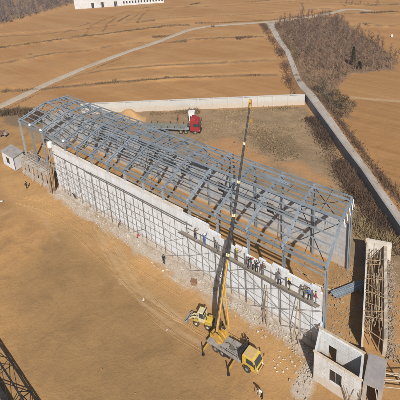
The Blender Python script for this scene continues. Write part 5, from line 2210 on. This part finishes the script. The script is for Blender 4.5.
def strip(name, line, half, h, n, mat, seed, label=None, cat=None, wmul=1.0, base=None, clump=True):
    """dry grass / scrub along a line: one stuff object of fine blades"""
    r = random.Random(seed)
    mb = MB()
    pts = resample(line, 1.0)
    for i in range(n):
        k = r.randrange(len(pts) - 1)
        a, c = pts[k], pts[k + 1]
        d = (c - a)
        nn = V((-d.y, d.x, 0)).normalized()
        off = r.gauss(0, half * 0.55)
        q = a.lerp(c, r.random()) + nn * off
        g = 0.5 + 0.9 * noise.noise(V((q.x * 0.13, q.y * 0.13, seed)))
        if clump and r.random() > g + 0.25:
            continue
        z = gh(q.x, q.y) if base is None else base(q, off)
        hh = h * r.uniform(.35, 1.0) * (0.5 + max(0, g))
        dd_ = V((r.gauss(0, .45), r.gauss(0, .45), 1)).normalized()
        sd = V((r.gauss(0, 1), r.gauss(0, 1), 0)).normalized()
        w_ = (0.03 + 0.03 * r.random()) * wmul
        b0 = V((q.x, q.y, z - 0.03))
        m_ = b0 + dd_ * hh * 0.55
        e = b0 + dd_ * hh + sd * hh * r.uniform(-.25, .25)
        mb.face([b0 - sd * w_, b0 + sd * w_, m_ + sd * w_ * 0.6, m_ - sd * w_ * 0.6])
        mb.face([m_ - sd * w_ * 0.6, m_ + sd * w_ * 0.6, e])
    o = mb.build(name, M[mat])
    o['kind'] = 'stuff'
    return o


# field berms
for i, (ln, half, h, n, mt) in enumerate([
        ([(-10, 50.5), (0, 49), (55, 41.5), (75, 38.5), (100, 36), (150, 29.5), (180, 26), (190, 25.5)], 1.4, 0.9, 5200, 'scrub'),
        ([(-10, 67), (0, 65), (30, 59), (55, 54.5), (90, 51.5), (105, 48)], 1.0, 0.6, 1700, 'scrub'),
        ([(-10, 92), (0, 92), (30, 90), (70, 87), (95, 85)], 1.2, 0.7, 2400, 'scrub'),
        ([(95, 85), (140, 81.5), (170, 79), (205, 78), (260, 76)], 0.8, 0.7, 2400, 'scrub'),
        ([(160, 67.5), (215, 65), (262, 62.5)], 0.6, 0.35, 900, 'dry_grass'),
        ([(193, 40.5), (225, 39), (250, 38), (264, 37.5)], 0.9, 0.8, 1400, 'scrub'),
        ([(236, 39.5), (252, 37.5)], 1.5, 1.4, 1300, 'twig_red'),
        ([(152, 38), (176, 35)], 1.8, 1.2, 1500, 'scrub'),
        ([(168, 43), (187, 42)], 1.3, 1.0, 1000, 'scrub'),
        ([(103, 33), (107, 26), (118, 17)], 0.7, 0.8, 900, 'scrub'),
        ([(118, 23), (124, 19), (130, 15.5)], 0.6, 0.8, 700, 'scrub'),
        ([(127, 23), (134, 18), (139, 14)], 0.5, 0.6, 450, 'scrub'),
        ([(137, 24.5), (142, 16), (149, 10)], 0.6, 0.8, 800, 'scrub'),
        ([(137, 24.5), (155, 22.5)], 0.7, 0.9, 600, 'scrub'),
        ([(166, 22), (172, 14), (178, 9)], 0.4, 0.4, 250, 'scrub'),
        ([(85, 36), (88, 30), (100, 22), (125, 12), (163, 6)], 0.9, 0.7, 1400, 'scrub'),
        ([(60, 36), (72, 30), (90, 24)], 0.6, 0.6, 500, 'scrub'),
        ([(186, 20), (215, 17.5), (260, 15)], 0.5, 0.4, 500, 'dry_grass'),
        ([(190, 6), (200, 4)], 1.0, 1.2, 500, 'scrub'),
        ([(245, 2.5), (270, 2)], 1.0, 0.9, 700, 'scrub'),
        ([(195, 24), (230, 22.5), (268, 20.5), (300, 16.5), (332, 11.5)], 1.0, 0.9, 3000, 'scrub'),
        ([(360, 14), (380, 13), (410, 14)], 1.1, 1.2, 1600, 'scrub'),
        ([(340, 3), (370, 6), (410, 4)], 1.6, 1.2, 1600, 'scrub'),
        ([(362, 25), (385, 26)], 0.7, 0.7, 300, 'scrub'),
        ([(-20, 119), (0, 112), (35, 95), (60, 83), (100, 66.5), (130, 55)], 0.7, 0.5, 1800, 'scrub'),
        ([(20, 92), (60, 76), (100, 60.5), (130, 49.5), (152, 41.5)], 0.5, 0.4, 1200, 'dry_grass'),
]):
    strip('dry_scrub', pxl(ln), half * 0.9, h * 0.62, int(n * 0.85), mt, 100 + i, wmul=1.5)
# both verges of the concrete road
vl = [q + (q - RR[i]).normalized() * 1.8 for i, q in enumerate(RL[:9])]
vl = [V((q.x, q.y, 0)) for q in vl]
strip('dry_scrub', vl, 1.4, 1.1, 3600, 'twig_red', 200, wmul=1.4)
vr = [q + (q - RL[i]).normalized() * (1.0 + 0.5 * q.z) for i, q in enumerate(RR)]
vr = [V((q.x, q.y, 0)) for q in vr]


def bankz(q, off):
    dmin = seg_dist(np.array([q.x]), np.array([q.y]), RR)[0]
    return max(-0.1, 2.0 - dmin / 1.5) if q.y < 66 else max(-0.05, 0.5 - dmin * 0.5)


strip('dry_scrub', vr[7:], 1.5, 1.3, 9000, 'weed_dark', 201, wmul=1.3, base=bankz)
strip('dry_scrub', vr[:8], 1.2, 1.0, 2400, 'scrub', 202, wmul=1.4)
# undergrowth of the grove
r3 = random.Random(77)
mb = MB()
k = 0
while k < 22000:
    x, y = r3.uniform(min(gx), max(gx)), r3.uniform(min(gy), max(gy))
    k += 1
    if not inside(np.array([x]), np.array([y]), gpoly)[0]:
        continue
    if seg_dist(np.array([x]), np.array([y]), RL)[0] < 4.2:
        continue
    d = V((r3.gauss(0, .5), r3.gauss(0, .5), 1)).normalized()
    sd = V((r3.gauss(0, 1), r3.gauss(0, 1), 0)).normalized()
    h_ = r3.uniform(.4, 2.2)
    c = V((x, y, gh(x, y) - 0.05))
    mb.face([c - sd * .06, c + sd * .06, c + d * h_])
    mb.face([c + d * h_ * 0.4 - sd * .05, c + d * h_ * 0.4 + sd * .05, c + d * h_ * 0.4 + (d + sd * r3.uniform(-1, 1)) * h_ * 0.5])
o = mb.build('undergrowth', M['twig_warm'])
o['kind'] = 'stuff'
# brown weeds along the foot of the retaining wall, denser towards the shed
wl = pxl([(312, 118), (325, 136), (342, 165), (360, 196), (378, 225), (398, 256)])
strip('weeds', wl, 2.2, 1.3, 9500, 'weed_dark', 210, wmul=1.2)
strip('weeds', pxl([(340, 162), (358, 192), (374, 214), (394, 238)]), 1.9, 1.3, 6000, 'weed_dark', 211, wmul=1.2)
strip('dry_grass', pxl([(356, 225), (372, 232), (392, 246)]), 1.8, 2.0, 1600, 'dry_grass', 212, wmul=1.0)
strip('dry_grass', pxl([(210, 112), (250, 110), (300, 108)]), 1.1, 0.6, 2200, 'dry_grass', 213, wmul=1.2)
strip('dry_grass', pxl([(215, 122), (250, 132), (295, 138)]), 9.0, 0.32, 3200, 'dry_grass', 214, wmul=1.2)
strip('weeds', pxl([(240, 135), (272, 141), (305, 152)]), 6.0, 0.36, 2600, 'scrub', 215, wmul=1.3)
strip('weeds', pxl([(-8, 116), (10, 112), (30, 113), (44, 122)]), 2.0, 1.5, 4200, 'scrub', 216, wmul=1.6)
strip('weeds', pxl([(150, 114), (175, 113), (200, 112)]), 1.2, 0.8, 1500, 'scrub', 217, wmul=1.4)
# a few bushes on berms
for i, (x, y, rad, h) in enumerate([(86, 37, 1.0, 1.6), (83, 38, 0.8, 1.2), (213, 27, 0.9, 1.0), (31, 56, 0.8, 1.0), (6, 92, 1.2, 1.2), (366, 26, 0.7, 1.2), (115, 82, 0.9, 0.8), (167, 79, 0.8, 0.9), (300, 84, 1.0, 1.8), (297, 78, 0.9, 1.3), (270, 34, 0.8, 1.2)]):
    bush(at(x, y), rad, h, 'small dry brown bush growing on a field edge between the ploughed fields', 'dry bushes on the field edges', 70 + i, 'scrub', n=160)
# single pale trees in the far right distance
for i, (x, y, s) in enumerate([(346, 7, 0.5), (352, 6, 0.55), (360, 6, 0.5), (368, 7, 0.45), (377, 6, 0.5)]):
    put_tree(at(x, y), s, 'small bare tree in the row along the far field edge at the top right', 'bare trees at the far top right')

# far wood on the hill, top left: one mass of bare trees
r4 = random.Random(9)
mb = MB()
e0, e1 = HILL[1], HILL[4]
n = 0
while n < 4000:
    x, y = r4.uniform(-330, -100), r4.uniform(40, 190)
    z = gh(x, y)
    if float(hill_h(np.array([x]), np.array([y]))[0]) < 0.45:
        continue
    n += 1
    h_ = r4.uniform(5, 8)
    for k in range(9):
        d = V((r4.gauss(0, .25), r4.gauss(0, .25), 1)).normalized()
        sd = V((r4.gauss(0, 1), r4.gauss(0, 1), 0)).normalized()
        b0 = V((x, y, z)) + V((0, 0, h_ * r4.uniform(0, .5)))
        wv = 0.07 if k else 0.11
        mb.face([b0 - sd * wv, b0 + sd * wv, b0 + d * h_ * r4.uniform(.45, .6) + sd * r4.uniform(-1.2, 1.2)])
o = mb.build('far_wood', M['twig_far'])
o['kind'] = 'stuff'

# white marker / tarpaulin in the right field
q = at(392, 37)
mb = MB()
mb.box(-0.4, 0.4, -0.3, 0.3, 0, 1.0, top=(.15, .15, .1, .1))
o = mb.build('white_marker', M['white_paint'], bevel=0.05)
o.location = q
tag(o, 'small white block standing in the field at the far right', 'marker block')

# ------------------------------------------------------------------ air: even pale haze round the whole place
hm = bpy.data.materials.new('haze')
hm.use_nodes = True
t = hm.node_tree
t.nodes.remove(t.nodes['Principled BSDF'])
pv = t.nodes.new('ShaderNodeVolumePrincipled')
pv.inputs['Color'].default_value = (0.86, 0.84, 0.92, 1)
pv.inputs['Density'].default_value = 0.00048
pv.inputs['Anisotropy'].default_value = 0.2
t.links.new(pv.outputs[0], t.nodes['Material Output'].inputs['Volume'])
mb = MB()
mb.box(-2600, 2600, -2600, 2600, -1.5, 52)
o = mb.build('haze', hm)
o['kind'] = 'stuff'
